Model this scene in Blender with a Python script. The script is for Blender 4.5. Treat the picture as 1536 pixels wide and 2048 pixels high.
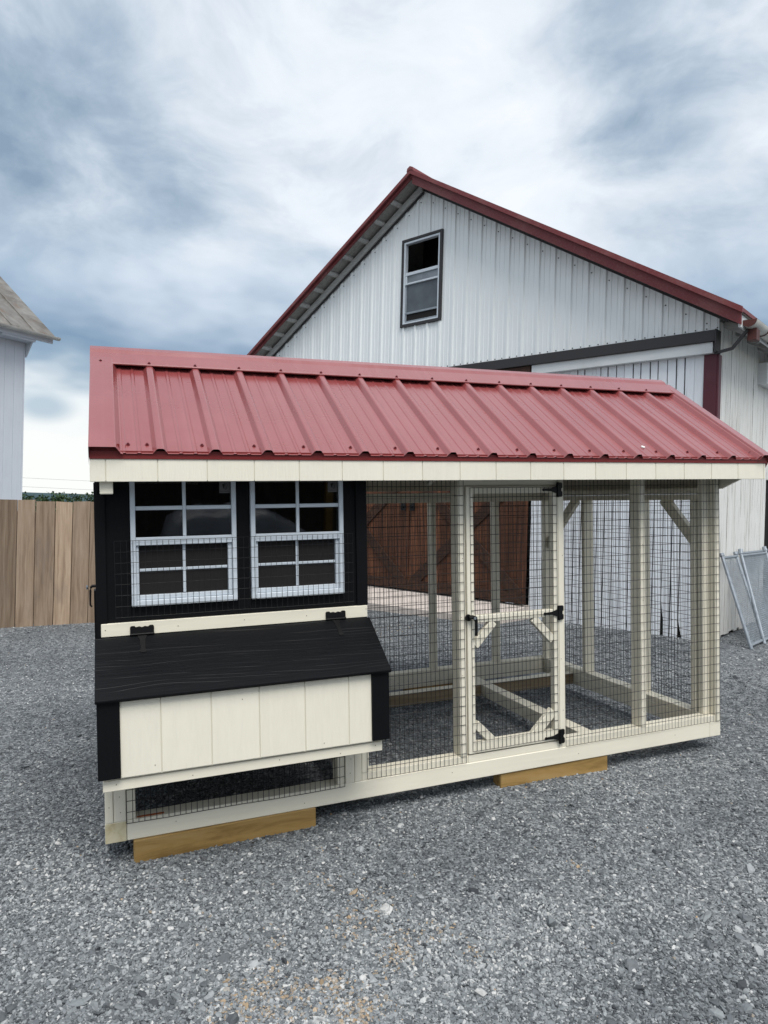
import bpy, math, random
import numpy as np
from mathutils import Matrix, Vector, noise

for o in list(bpy.data.objects): bpy.data.objects.remove(o, do_unlink=True)
scene = bpy.context.scene
COL = scene.collection
RND = random.Random(11)
CAMZ = 1.6

# ---------------------------------------------------------------- camera
PITCH, ROLL = 12/1410.0, 0.0255
cd = bpy.data.cameras.new('camera')
cam = bpy.data.objects.new('camera', cd); COL.objects.link(cam)
cd.sensor_fit = 'VERTICAL'; cd.sensor_height = 36.0; cd.lens = 36.0*1410/2048
cd.clip_start = 0.05; cd.clip_end = 9000
cam.matrix_world = Matrix.Translation((0, 0, CAMZ)) @ Matrix.Rotation(math.pi/2-PITCH, 4, 'X') @ Matrix.Rotation(ROLL, 4, 'Z')
scene.camera = cam

# ---------------------------------------------------------------- light and exposure
SUN_EL, SUN_AZ = math.radians(58), math.radians(160)     # azimuth measured clockwise from +Y: behind the camera, to the right
scene.view_settings.view_transform = 'Standard'
scene.view_settings.look = 'None'
scene.view_settings.exposure = 1.0
scene.view_settings.gamma = 1.0
scene.view_settings.use_curve_mapping = False
scene.cycles.max_bounces = 6; scene.cycles.diffuse_bounces = 2; scene.cycles.glossy_bounces = 3; scene.cycles.transparent_max_bounces = 8

class NT:
    """small node helper"""
    def __init__(s, tree): s.t = tree; s.n = tree.nodes; s.l = tree.links
    def new(s, typ, **kw):
        n = s.n.new(typ)
        for k, v in kw.items(): setattr(n, k, v)
        return n
    def link(s, a, b): s.l.new(a, b)
    def setin(s, sock, v):
        if hasattr(v, 'is_output') or isinstance(v, bpy.types.NodeSocket): s.l.new(v, sock)
        else: sock.default_value = v
    def math(s, op, a, b=None, c=None, clamp=False):
        n = s.new('ShaderNodeMath', operation=op); n.use_clamp = clamp
        s.setin(n.inputs[0], a)
        if b is not None: s.setin(n.inputs[1], b)
        if c is not None: s.setin(n.inputs[2], c)
        return n.outputs[0]
    def vmath(s, op, a, b=None):
        n = s.new('ShaderNodeVectorMath', operation=op); s.setin(n.inputs[0], a)
        if b is not None: s.setin(n.inputs[1], b)
        return n.outputs['Value'] if op in ('DOT_PRODUCT', 'LENGTH', 'DISTANCE') else n.outputs[0]
    def mix(s, f, a, b, blend='MIX'):
        n = s.new('ShaderNodeMix', data_type='RGBA', blend_type=blend)
        s.setin(n.inputs[0], f); s.setin(n.inputs[6], a); s.setin(n.inputs[7], b)
        return n.outputs[2]
    def noise(s, vec, scale=5, detail=4, rough=.5, dist=0, out=0):
        n = s.new('ShaderNodeTexNoise'); s.setin(n.inputs['Vector'], vec)
        n.inputs['Scale'].default_value = scale; n.inputs['Detail'].default_value = detail
        n.inputs['Roughness'].default_value = rough; n.inputs['Distortion'].default_value = dist
        return n.outputs[out]
    def ramp(s, f, stops, interp='LINEAR'):
        n = s.new('ShaderNodeValToRGB'); s.setin(n.inputs[0], f); r = n.color_ramp; r.interpolation = interp
        while len(r.elements) < len(stops): r.elements.new(.5)
        for e, (p, c) in zip(r.elements, stops):
            e.position = p; e.color = (*c, 1) if len(c) == 3 else c
        return n.outputs[0]
    def map(s, vec, scale=(1,1,1), loc=(0,0,0), rot=(0,0,0)):
        n = s.new('ShaderNodeMapping'); s.setin(n.inputs[0], vec)
        n.inputs['Location'].default_value = loc; n.inputs['Rotation'].default_value = rot; n.inputs['Scale'].default_value = scale
        return n.outputs[0]
    def mrange(s, v, a, b, c=0, d=1, typ='SMOOTHSTEP'):
        n = s.new('ShaderNodeMapRange', interpolation_type=typ); s.setin(n.inputs[0], v)
        for i, x in enumerate((a, b, c, d)): n.inputs[i+1].default_value = x
        return n.outputs[0]

world = bpy.data.worlds.new('World'); scene.world = world; world.use_nodes = True
W = NT(world.node_tree); W.n.clear()
tc = W.new('ShaderNodeTexCoord'); dirv = W.vmath('NORMALIZE', tc.outputs['Generated'])
sep = W.new('ShaderNodeSeparateXYZ'); W.link(dirv, sep.inputs[0])
dz = W.math('MAXIMUM', sep.outputs[2], 0.0)
den = W.math('ADD', dz, 0.34)
px = W.math('DIVIDE', sep.outputs[0], den); py = W.math('DIVIDE', sep.outputs[1], den)
cmb = W.new('ShaderNodeCombineXYZ'); W.link(px, cmb.inputs[0]); W.link(py, cmb.inputs[1])
base = W.map(dirv, scale=(1.0, 1.0, 1.75), rot=(0, .16, 0))
warp = W.noise(W.map(base, loc=(7.3,2.1,0)), 2.6, 2, .5, out=1)
wv = W.vmath('ADD', base, W.vmath('SCALE', W.vmath('SUBTRACT', warp, (.5,.5,.5)), None))
wv.node.inputs[1].links[0].from_node.inputs['Scale'].default_value = 0.30
n1 = W.noise(W.map(wv, loc=(4.35,1.7,.6)), 2.3, 6, .55)
n2 = W.noise(W.map(wv, loc=(1.1,9.4,3)), 6.5, 5, .6)
cl = W.math('ADD', W.math('MULTIPLY', n1, .64), W.math('MULTIPLY', n2, .36))
def lump(cl, u, v, rad, amp):
    """a broad cloud mass around one direction"""
    d = cam.matrix_world.to_3x3() @ Vector(((u-768)/1410, -(v-1024)/1410, -1)).normalized()
    k = W.mrange(W.vmath('DISTANCE', W.vmath('ADD', dirv, wsh), tuple(d)), 0, rad, amp, 0)
    return W.math('ADD', cl, k)
wsh = W.vmath('SCALE', W.vmath('SUBTRACT', warp, (.5,.5,.5)), None); wsh.node.inputs['Scale'].default_value = .22
for a_ in ((90, 260, .28, -.17), (400, 330, .20, -.08), (1300, 290, .26, -.15), (980, 260, .22, .10), (620, 60, .40, .07), (130, 480, .22, .07), (1130, 480, .2, .08), (480, 560, .25, -.06), (60, 600, .25, -.13), (1480, 80, .3, .03)): cl = lump(cl, *a_)
cl = W.math('ADD', cl, .015)
cloud = W.ramp(cl, [(.27, (.21,.29,.38)), (.38, (.35,.43,.52)), (.47, (.53,.595,.665)), (.56, (.69,.735,.785)), (.70, (.81,.84,.88))])
# low shelf of dark blue rain cloud over a pale strip at the horizon
wob = W.noise(W.map(dirv, scale=(3,3,7)), 1.9, 3, .6)
el = W.math('ADD', sep.outputs[2], W.math('MULTIPLY', W.math('SUBTRACT', wob, .5), .16))
shelf = W.ramp(el, [(.0, (.80,.82,.80)), (.08, (.78,.79,.78)), (.125, (.70,.74,.76)), (.165, (.29,.38,.47)), (.20, (.155,.245,.355)), (.28, (.33,.43,.55)), (.38, (.5,.58,.67))])
sf = W.math('SUBTRACT', 1, W.mrange(el, .17, .40))
col = W.mix(sf, cloud, shelf)
# a scrap of grey cloud hanging under the shelf, low on the left
d_ = cam.matrix_world.to_3x3() @ Vector(((88-768)/1410, -(812-1024)/1410, -1)).normalized()
dv_ = W.vmath('MULTIPLY', W.vmath('SUBTRACT', W.vmath('ADD', dirv, W.vmath('MULTIPLY', wsh, (.12,.12,.08))), tuple(d_)), (1, 1, 1.9))
col = W.mix(W.mrange(W.vmath('LENGTH', dv_), .012, .05, .85, 0), col, (.36, .45, .53, 1))
sky = W.new('ShaderNodeTexSky', sky_type='NISHITA'); sky.sun_disc = False
sky.sun_elevation = SUN_EL; sky.sun_rotation = SUN_AZ; sky.altitude = 150; sky.dust_density = 2
skyc = W.vmath('SCALE', sky.outputs[0], None); skyc.node.inputs['Scale'].default_value = .08
gain = W.vmath('SCALE', col, None); gain.node.inputs['Scale'].default_value = .64
fin = W.mix(.93, skyc, gain)
bg = W.new('ShaderNodeBackground'); W.link(fin, bg.inputs[0]); bg.inputs[1].default_value = 1
world.cycles.sampling_method = 'MANUAL'; world.cycles.sample_map_resolution = 256
wo = W.new('ShaderNodeOutputWorld'); W.link(bg.outputs[0], wo.inputs[0])

sd = bpy.data.lights.new('sun', 'SUN'); sd.energy = 1.5; sd.angle = math.radians(32); sd.color = (1, .965, .91)
sun = bpy.data.objects.new('sun', sd); COL.objects.link(sun)
sv = Vector((math.sin(SUN_AZ)*math.cos(SUN_EL), math.cos(SUN_AZ)*math.cos(SUN_EL), math.sin(SUN_EL)))
sun.rotation_euler = sv.to_track_quat('Z', 'Y').to_euler(); sun.location = sv*40

# ---------------------------------------------------------------- materials
def new_mat(name):
    m = bpy.data.materials.new(name); m.use_nodes = True
    N = NT(m.node_tree); N.n.clear()
    o = N.new('ShaderNodeOutputMaterial'); p = N.new('ShaderNodeBsdfPrincipled'); N.link(p.outputs[0], o.inputs[0])
    return m, N, p
def objcoord(N, rand=True):
    t = N.new('ShaderNodeTexCoord'); v = t.outputs['Object']
    if rand:
        oi = N.new('ShaderNodeObjectInfo')
        off = N.vmath('SCALE', (17., 31., 23.), None); N.link(oi.outputs['Random'], off.node.inputs['Scale'])
        v = N.vmath('ADD', v, off)
        return v, oi.outputs['Random']
    return v, None
def painted(name, col, rough=.55, grain=(40, 40, 3), bump=.25, var=.06, dirt=None, dirt_amt=.3, dirt_scale=(3,3,3), dist=.004, spec=.4, knots=False):
    """paint on wood: grain runs along the axis with the smallest scale"""
    m, N, p = new_mat(name); v, r = objcoord(N)
    g = N.noise(N.map(v, scale=grain), 1, 5, .6, .4)
    big = N.noise(N.map(v, scale=(2.2, 2.2, 2.2)), 1, 3, .5)
    dark = tuple(c*(1-var*2.2) for c in col); lite = tuple(min(1, c*(1+var)) for c in col)
    c = N.ramp(N.math('ADD', N.math('MULTIPLY', g, .5), N.math('MULTIPLY', big, .5)), [(.3, dark), (.55, col), (.75, lite)])
    c = N.mix(N.math('MULTIPLY', r, var*1.2), c, (1, 1, 1, 1) if col[0] > .3 else tuple(x*1.5 for x in col)+(1,))
    if dirt:
        d = N.noise(N.map(v, scale=dirt_scale), 1, 6, .65, .6)
        c = N.mix(N.mrange(d, .52, .80, 0, dirt_amt), c, (*dirt, 1))
    N.link(c, p.inputs['Base Color']); p.inputs['Roughness'].default_value = rough
    p.inputs['Specular IOR Level'].default_value = spec
    if bump:
        b = N.new('ShaderNodeBump'); b.inputs['Strength'].default_value = bump; b.inputs['Distance'].default_value = dist
        N.link(g, b.inputs['Height']); N.link(b.outputs[0], p.inputs['Normal'])
    return m
def plain(name, col, rough=.5, metal=0, spec=.5, var=.05, scale=8, bump=0):
    m, N, p = new_mat(name); v, r = objcoord(N)
    n = N.noise(v, scale, 4, .55)
    c = N.ramp(n, [(.3, tuple(x*(1-var*2) for x in col)), (.7, tuple(min(1, x*(1+var)) for x in col))])
    N.link(c, p.inputs['Base Color'])
    N.link(N.mrange(n, .3, .7, max(0, rough-.07), rough+.07), p.inputs['Roughness'])
    p.inputs['Metallic'].default_value = metal; p.inputs['Specular IOR Level'].default_value = spec
    if bump:
        b = N.new('ShaderNodeBump'); b.inputs['Strength'].default_value = bump; b.inputs['Distance'].default_value = .004
        N.link(n, b.inputs['Height']); N.link(b.outputs[0], p.inputs['Normal'])
    return m
def wood(name, a, b_, c_, grain=(30, 30, 1.6), rough=.75, bump=.4, tone=.35, stain=None):
    """bare timber: streaks between three browns"""
    m, N, p = new_mat(name); v, r = objcoord(N)
    w = N.noise(N.map(v, scale=(1.5, 1.5, 1.5)), 1, 2, .5, out=1)
    vv = N.vmath('ADD', v, N.vmath('SCALE', w, None)); vv.node.inputs[1].links[0].from_node.inputs['Scale'].default_value = .05
    g = N.noise(N.map(vv, scale=grain), 1, 6, .62, .5)
    c = N.ramp(g, [(.28, a), (.5, b_), (.72, c_)])
    k = N.mrange(r, 0, 1, 1-tone, 1+tone*.6, 'LINEAR')
    c = N.vmath('SCALE', c, None); N.link(k, c.node.inputs['Scale'])
    if stain:
        d = N.noise(N.map(v, scale=(4, 4, 1.2)), 1, 5, .6, .4)
        c = N.mix(N.mrange(d, .5, .75, 0, .55), c, (*stain, 1))
    N.link(c, p.inputs['Base Color']); p.inputs['Roughness'].default_value = rough; p.inputs['Specular IOR Level'].default_value = .25
    bn = N.new('ShaderNodeBump'); bn.inputs['Strength'].default_value = bump; bn.inputs['Distance'].default_value = .004
    N.link(g, bn.inputs['Height']); N.link(bn.outputs[0], p.inputs['Normal'])
    return m
def roofpaint(name, col, rough=.33, spec=.5, fade=(.5,.3,.3), fade_amt=.1, streak=(30, 1.2, 1.2), coat=.0):
    m, N, p = new_mat(name); v, r = objcoord(N, False)
    n = N.noise(N.map(v, scale=streak), 1, 5, .6)
    n2 = N.noise(v, 3, 4, .6)
    c = N.mix(N.mrange(n, .45, .8, 0, fade_amt), (*col, 1), (*fade, 1))
    c = N.mix(N.mrange(n2, .4, .75, 0, fade_amt), c, (*fade, 1))
    N.link(c, p.inputs['Base Color'])
    N.link(N.mrange(n2, .3, .7, rough-.06, rough+.08), p.inputs['Roughness'])
    p.inputs['Specular IOR Level'].default_value = spec
    p.inputs['Coat Weight'].default_value = coat; p.inputs['Coat Roughness'].default_value = .25
    b = N.new('ShaderNodeBump'); b.inputs['Strength'].default_value = .025; b.inputs['Distance'].default_value = .02
    N.link(n2, b.inputs['Height']); N.link(b.outputs[0], p.inputs['Normal'])
    return m
def peeling(name, white, bare, grain=(55, 55, 1.5), amount=(.60, .66), dirt=(.35,.33,.3)):
    m, N, p = new_mat(name); v, r = objcoord(N)
    g = N.noise(N.map(v, scale=grain), 1, 6, .68, .3)
    k = N.mrange(g, *amount)
    d = N.noise(N.map(v, scale=(3, 3, .8)), 1, 5, .6)
    w = N.mix(N.mrange(d, .45, .8, 0, .35), (*white, 1), (*dirt, 1))
    w = N.mix(N.math('MULTIPLY', r, .10), w, (*dirt, 1))
    bb = N.ramp(N.noise(N.map(v, scale=grain), 2.1, 4, .6), [(.3, tuple(x*.5 for x in bare)), (.7, bare)])
    N.link(N.mix(k, w, bb), p.inputs['Base Color']); p.inputs['Roughness'].default_value = .7
    p.inputs['Specular IOR Level'].default_value = .3
    b = N.new('ShaderNodeBump'); b.inputs['Strength'].default_value = .5; b.inputs['Distance'].default_value = .004
    N.link(N.math('SUBTRACT', 1, g), b.inputs['Height']); N.link(b.outputs[0], p.inputs['Normal'])
    return m
def glass(name, tint=(.55,.57,.58), refl=.08):
    m = bpy.data.materials.new(name); m.use_nodes = True; N = NT(m.node_tree); N.n.clear()
    o = N.new('ShaderNodeOutputMaterial')
    t = N.new('ShaderNodeBsdfTransparent'); t.inputs[0].default_value = (*tint, 1)
    g = N.new('ShaderNodeBsdfGlossy'); g.inputs['Roughness'].default_value = .01
    f = N.new('ShaderNodeFresnel'); f.inputs[0].default_value = 1.62
    mx = N.new('ShaderNodeMixShader'); N.link(f.outputs[0], mx.inputs[0]); N.link(t.outputs[0], mx.inputs[1]); N.link(g.outputs[0], mx.inputs[2])
    N.link(mx.outputs[0], o.inputs[0]); return m

M = {}
CREAM = (.80, .755, .625)
M['cream'] = painted('cream_paint', CREAM, .5, (45, 45, 4), .22, .035, dirt=(.55,.5,.4), dirt_amt=.18)
M['cream_x'] = painted('cream_paint_lengthwise', CREAM, .5, (3, 45, 45), .22, .035, dirt=(.55,.5,.4), dirt_amt=.18)
M['cream_y'] = painted('cream_paint_depthwise', CREAM, .5, (45, 3, 45), .22, .035, dirt=(.55,.5,.4), dirt_amt=.18)
M['cream_siding'] = painted('cream_rough_siding', (.82, .78, .655), .55, (60, 60, 6), .6, .03, dirt=(.6,.55,.45), dirt_amt=.12, dist=.003)
M['black'] = painted('black_paint', (.0045, .005, .0062), .5, (60, 60, 5), .35, .05, spec=.14)
M['black_lid'] = painted('black_paint_lid', (.0048, .0053, .007), .42, (1.2, 42, 42), .7, .05, dist=.006, spec=.30)
def lid_material():
    m, N, p = new_mat('black_paint_lid'); v, r = objcoord(N, False)
    w = N.noise(N.map(v, scale=(.8, 3, 3)), 1, 2, .5)
    h = N.math('ADD', N.math('MULTIPLY', N.new('ShaderNodeSeparateXYZ').outputs[1], 1.0), N.math('MULTIPLY', w, .16))
    N.link(v, [n for n in N.n if n.type == 'SEPXYZ'][0].inputs[0])
    rings = N.noise(N.map(N.vmath('MULTIPLY', v, (.25, 1, 1)), scale=(1, 1, 1)), 1, 1, .5)
    wave = N.math('PINGPONG', N.math('ADD', N.math('MULTIPLY', h, 120), N.math('MULTIPLY', rings, 26)), 1.0)
    band = N.mrange(N.noise(N.map(v, scale=(.5, 9, 9)), 1, 2, .5), .48, .62)
    line = N.math('MULTIPLY', N.mrange(wave, .74, 1.0), band)
    fine = N.noise(N.map(v, scale=(5, 70, 70)), 1, 4, .6)
    hh = N.math('ADD', line, N.math('MULTIPLY', fine, .35))
    N.link(N.mix(N.math('MULTIPLY', line, .5), (.0035, .004, .0052, 1), (.022, .024, .029, 1)), p.inputs['Base Color'])  # ridge lines coloured lighter: the light they catch is put into the paint
    p.inputs['Roughness'].default_value = .42; p.inputs['Specular IOR Level'].default_value = .15
    b = N.new('ShaderNodeBump'); b.inputs['Strength'].default_value = .9; b.inputs['Distance'].default_value = .004
    N.link(hh, b.inputs['Height']); N.link(b.outputs[0], p.inputs['Normal'])
    return m
M['black_lid'] = lid_material()
M['hardware'] = plain('black_hardware', (.006, .006, .0065), .42, 0, .25)
M['wire'] = plain('black_vinyl_wire', (.010, .010, .011), .5, 0, .3)
M['vinyl'] = plain('white_vinyl', (.60, .66, .72), .35, 0, .5, .03)
M['pane'] = glass('window_glass')
M['dark'] = plain('dark_interior', (.018, .016, .015), .9, 0, .1)  # near-black colour stands in for unlit space behind gaps and openings
M['screen'] = plain('insect_screen', (.022, .020, .020), .8, 0, .15)
M['decal'] = plain('clear_label', (.12, .12, .12), .4, 0, .4)
M['decal_ink'] = plain('label_ink', (.008, .008, .009), .5, 0, .3)
M['red'] = roofpaint('red_roof_paint', (.255, .050, .050), .30, .7, (.37, .13, .135), .22, (22, 1.0, 1.0), .75)
M['red_dark'] = roofpaint('dark_red_trim_paint', (.17, .014, .013), .42, .4, (.2, .05, .05), .1)
M['screwhead'] = plain('red_screw_head', (.13, .012, .016), .45)
M['chalk'] = plain('white_fleck', (.75, .74, .72), .8)
M['treated'] = wood('treated_pine', (.16, .094, .027), (.34, .215, .075), (.42, .285, .12), (2.2, 34, 16), .7, .25, .12)
M['skid'] = wood('grey_brown_skid', (.15, .11, .065), (.23, .175, .11), (.30, .24, .16), (1.6, 28, 28), .75, .25, .1)
M['deck'] = wood('roof_sheathing', (.13, .095, .06), (.2, .15, .1), (.27, .21, .15), (3, 3, 3), .85, .3, .1)
M['rust_orange'] = plain('orange_scrap', (.42, .13, .05), .8)
M['endgrain'] = wood('end_grain', (.5, .42, .25), (.62, .56, .38), (.66, .6, .44), (20, 20, 20), .7, .2, .05)
M['metal_white'] = roofpaint('white_ribbed_metal', (.85, .89, .90), .42, .4, (.76, .80, .81), .22, (9, 9, .5))
M['barn_red'] = roofpaint('weathered_red_metal', (.17, .032, .036), .55, .35, (.30, .16, .15), .35, (40, 40, 40))
M['barn_board'] = peeling('white_barn_boards', (.80, .83, .875), (.10, .085, .07), (60, 60, 1.6), (.64, .69), (.52,.53,.53))
M['barn_board_old'] = peeling('old_white_boards', (.74, .74, .715), (.14, .115, .09), (70, 70, 1.2), (.57, .64), (.5,.47,.41))
M['barn_white'] = painted('barn_white_trim', (.66, .69, .70), .55, (3, 40, 40), .2, .04, dirt=(.4,.38,.35), dirt_amt=.3)
M['maroon'] = painted('maroon_paint', (.085, .014, .026), .5, (40, 40, 3), .3, .08, dirt=(.14,.06,.06), dirt_amt=.3)
M['bronze'] = plain('dark_bronze_metal', (.030, .028, .030), .45, .0, .4)
M['door_brown'] = wood('brown_stained_planks', (.034, .016, .011), (.105, .042, .022), (.20, .080, .037), (34, 34, 1.0), .6, .35, .35)
M['door_brace'] = wood('brown_stained_brace', (.026, .014, .010), (.05, .024, .015), (.08, .035, .02), (20, 20, 20), .6, .3, .2)
M['soffit'] = wood('grey_weathered_soffit', (.22, .215, .205), (.33, .325, .31), (.42, .41, .39), (6, 40, 40), .85, .4, .15)
M['frieze'] = wood('grey_frieze', (.33, .33, .325), (.45, .45, .44), (.54, .54, .53), (6, 40, 40), .8, .3, .1)
M['gutter'] = plain('old_white_gutter', (.58, .57, .53), .5, 0, .4, .12, 6)
M['gutter_red'] = plain('rusty_red_gutter', (.10, .035, .03), .6, 0, .3, .15, 9)
M['galv'] = plain('galvanised_steel', (.30, .335, .37), .42, .5, .5, .10, 14)
M['galv_wire'] = plain('galvanised_wire', (.50, .55, .60), .42, .3, .5, .10, 14)
M['concrete'] = plain('pale_concrete', (.56, .50, .46), .85, 0, .2, .07, 5, .2)
M['concrete_side'] = plain('grey_concrete', (.16, .15, .14), .9, 0, .2, .1, 6, .3)
M['fence'] = wood('weathered_fence_boards', (.20, .140, .096), (.32, .235, .165), (.41, .315, .235), (26, 26, 1.1), .85, .5, .42, stain=(.15, .12, .10))
M['tin'] = wood('weathered_tin_roof', (.10, .088, .075), (.19, .182, .17), (.27, .265, .25), (3, 3, 3), .6, .15, .15, stain=(.17, .10, .06))
M['house_white'] = painted('white_house_siding', (.60, .64, .70), .6, (50, 50, 2), .2, .03, dirt=(.45,.45,.45), dirt_amt=.15)
M['tarp'] = plain('grey_tarp', (.30, .32, .36), .4, 0, .5, .1, 3)

# ---------------------------------------------------------------- geometry helpers
def mesh(name, verts, faces, mat=None, smooth=False):
    me = bpy.data.meshes.new(name); me.from_pydata([tuple(v) for v in verts], [], faces); me.update()
    if mat is not None: me.materials.append(M[mat] if isinstance(mat, str) else mat)
    if smooth:
        for p in me.polygons: p.use_smooth = True
    return me
def obj(name, me, parent=None, loc=None, rot=None):
    o = bpy.data.objects.new(name, me); COL.objects.link(o)
    if parent is not None: o.parent = parent
    if loc is not None: o.location = loc
    if rot is not None: o.rotation_euler = rot
    return o
def tag(o, label=None, cat=None, group=None, kind=None):
    if label: o['label'] = label
    if cat: o['category'] = cat
    if group: o['group'] = group
    if kind: o['kind'] = kind
    return o
def thing(name, label, cat, loc=(0,0,0), rot=(0,0,0), group=None):
    o = obj(name, None, None, loc, rot); return tag(o, label, cat, group)
class G:
    """collects polygons"""
    def __init__(s): s.v = []; s.f = []
    def add(s, v, f):
        b = len(s.v); s.v += [tuple(x) for x in v]; s.f += [tuple(i+b for i in q) for q in f]; return s
    def box(s, x0, x1, y0, y1, z0, z1, bev=.0025, mat=None):
        lo = (min(x0,x1), min(y0,y1), min(z0,z1)); hi = (max(x0,x1), max(y0,y1), max(z0,z1))
        e = min(bev, .3*min(h-l for l, h in zip(lo, hi)))
        V = []; F = []; idx = {}
        for cx in (0,1):
            for cy in (0,1):
                for cz in (0,1):
                    c = (cx,cy,cz)
                    for a in range(3):
                        p = []
                        for k in range(3):
                            ext = hi[k] if c[k] else lo[k]
                            p.append(ext if k == a else (ext-e if c[k] else ext+e))
                        idx[(c,a)] = len(V); V.append(p)
        def quad(a, side):
            o1, o2 = [k for k in range(3) if k != a]; q = []
            for i, j in ((0,0),(1,0),(1,1),(0,1)):
                c = [0,0,0]; c[a] = side; c[o1] = i; c[o2] = j; q.append(idx[(tuple(c),a)])
            flip = (side == 1) == (a == 1)
            return tuple(reversed(q)) if flip else tuple(q)
        # orientation is fixed afterwards by recalculation
        for a in range(3):
            for sd in (0,1): F.append(quad(a, sd))
        for a in range(3):
            b, c2 = [k for k in range(3) if k != a]
            for sb in (0,1):
                for sc in (0,1):
                    c0 = [0,0,0]; c1 = [0,0,0]; c1[a] = 1
                    for c in (c0, c1): c[b] = sb; c[c2] = sc
                    F.append((idx[(tuple(c0),b)], idx[(tuple(c1),b)], idx[(tuple(c1),c2)], idx[(tuple(c0),c2)]))
        for cx in (0,1):
            for cy in (0,1):
                for cz in (0,1):
                    c = (cx,cy,cz); F.append((idx[(c,0)], idx[(c,1)], idx[(c,2)]))
        # outward normals
        cen = [(l+h)/2 for l, h in zip(lo, hi)]; FF = []
        for f in F:
            p = [Vector(V[i]) for i in f]; n = (p[1]-p[0]).cross(p[2]-p[0])
            m_ = sum(p, Vector())/len(p) - Vector(cen)
            FF.append(tuple(reversed(f)) if n.dot(m_) < 0 else f)
        if mat is not None: V = [mat @ Vector(v) for v in V]
        return s.add(V, FF)
    def beam(s, p0, p1, w, d, up=(0,1,0), bev=.0025):
        """box from p0 to p1; d along `up`, w across"""
        p0, p1 = Vector(p0), Vector(p1); L = (p1-p0).length; x = (p1-p0).normalized()
        y = (Vector(up) - x*x.dot(Vector(up))).normalized(); z = x.cross(y)
        m_ = Matrix((( x[0], y[0], z[0], p0[0]), (x[1], y[1], z[1], p0[1]), (x[2], y[2], z[2], p0[2]), (0,0,0,1)))
        return s.box(0, L, -d/2, d/2, -w/2, w/2, bev, m_)
    def prism(s, poly, axis, a, b):
        """extrude a 2D polygon (given in the two other axes) along axis from a to b"""
        n = len(poly)
        def pt(p, t):
            q = list(p); q.insert(axis, t); return q
        V = [pt(p, a) for p in poly] + [pt(p, b) for p in poly]
        area = sum(poly[i][0]*poly[(i+1)%n][1]-poly[(i+1)%n][0]*poly[i][1] for i in range(n))
        F = [tuple(range(n))[::-1], tuple(range(n, 2*n))] + [(i, (i+1)%n, (i+1)%n+n, i+n) for i in range(n)]
        if (area < 0) != (axis == 1): F = [tuple(reversed(f)) for f in F]
        if (b < a): F = [tuple(reversed(f)) for f in F]
        return s.add(V, F)
    def tube(s, pts, r, n=8, cap=True):
        pts = [Vector(p) for p in pts]; rings = []; b0 = len(s.v)
        ref = Vector((0,0,1))
        for i, p in enumerate(pts):
            t = (pts[min(i+1, len(pts)-1)] - pts[max(i-1, 0)]).normalized()
            rf = ref if abs(t.dot(ref)) < .95 else Vector((1,0,0))
            x = t.cross(rf).normalized(); y = t.cross(x)
            rr = r[i] if isinstance(r, (list, tuple)) else r
            rings.append([p + x*math.cos(2*math.pi*k/n)*rr + y*math.sin(2*math.pi*k/n)*rr for k in range(n)])
        V = [v for g in rings for v in g]; F = []
        for i in range(len(rings)-1):
            for k in range(n):
                F.append((i*n+k, i*n+(k+1)%n, (i+1)*n+(k+1)%n, (i+1)*n+k))
        if cap: F.append(tuple(range(n))[::-1]); F.append(tuple(range((len(rings)-1)*n, len(rings)*n)))
        return s.add(V, F)
    def quadstrip(s, rows):
        """rows: list of equally long point lists"""
        n = len(rows[0]); V = [p for r in rows for p in r]
        F = [(i*n+k, i*n+k+1, (i+1)*n+k+1, (i+1)*n+k) for i in range(len(rows)-1) for k in range(n-1)]
        return s.add(V, F)
    def build(s, name, mat, parent=None, smooth=False):
        return obj(name, mesh(name, s.v, s.f, mat, smooth), parent)
def box(name, mat, parent, x0, x1, y0, y1, z0, z1, bev=.0025): return G().box(x0, x1, y0, y1, z0, z1, bev).build(name, mat, parent)
def beam(name, mat, parent, p0, p1, w, d, up=(0,1,0), bev=.0025): return G().beam(p0, p1, w, d, up, bev).build(name, mat, parent)

# ---------------------------------------------------------------- ground
def sst(a, b, x):
    t = np.clip((x-a)/(b-a), 0, 1); return t*t*(3-2*t)
def ground_z(x, y):
    x = np.asarray(x, float); y = np.asarray(y, float)
    xs = np.maximum(x, -9)
    f = np.where(xs < 1.0, .05*xs, .05 + .065*sst(1.0, 3.2, xs))
    r = np.hypot(x, y)
    near = CAMZ - 1.597 + f + .0117*np.clip(y, -12, 14)
    far = -.4 - 7.5*sst(60, 500, r)
    return near*(1-sst(16, 60, r)) + far*sst(16, 60, r)
def gz(x, y): return float(ground_z(x, y))

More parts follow.
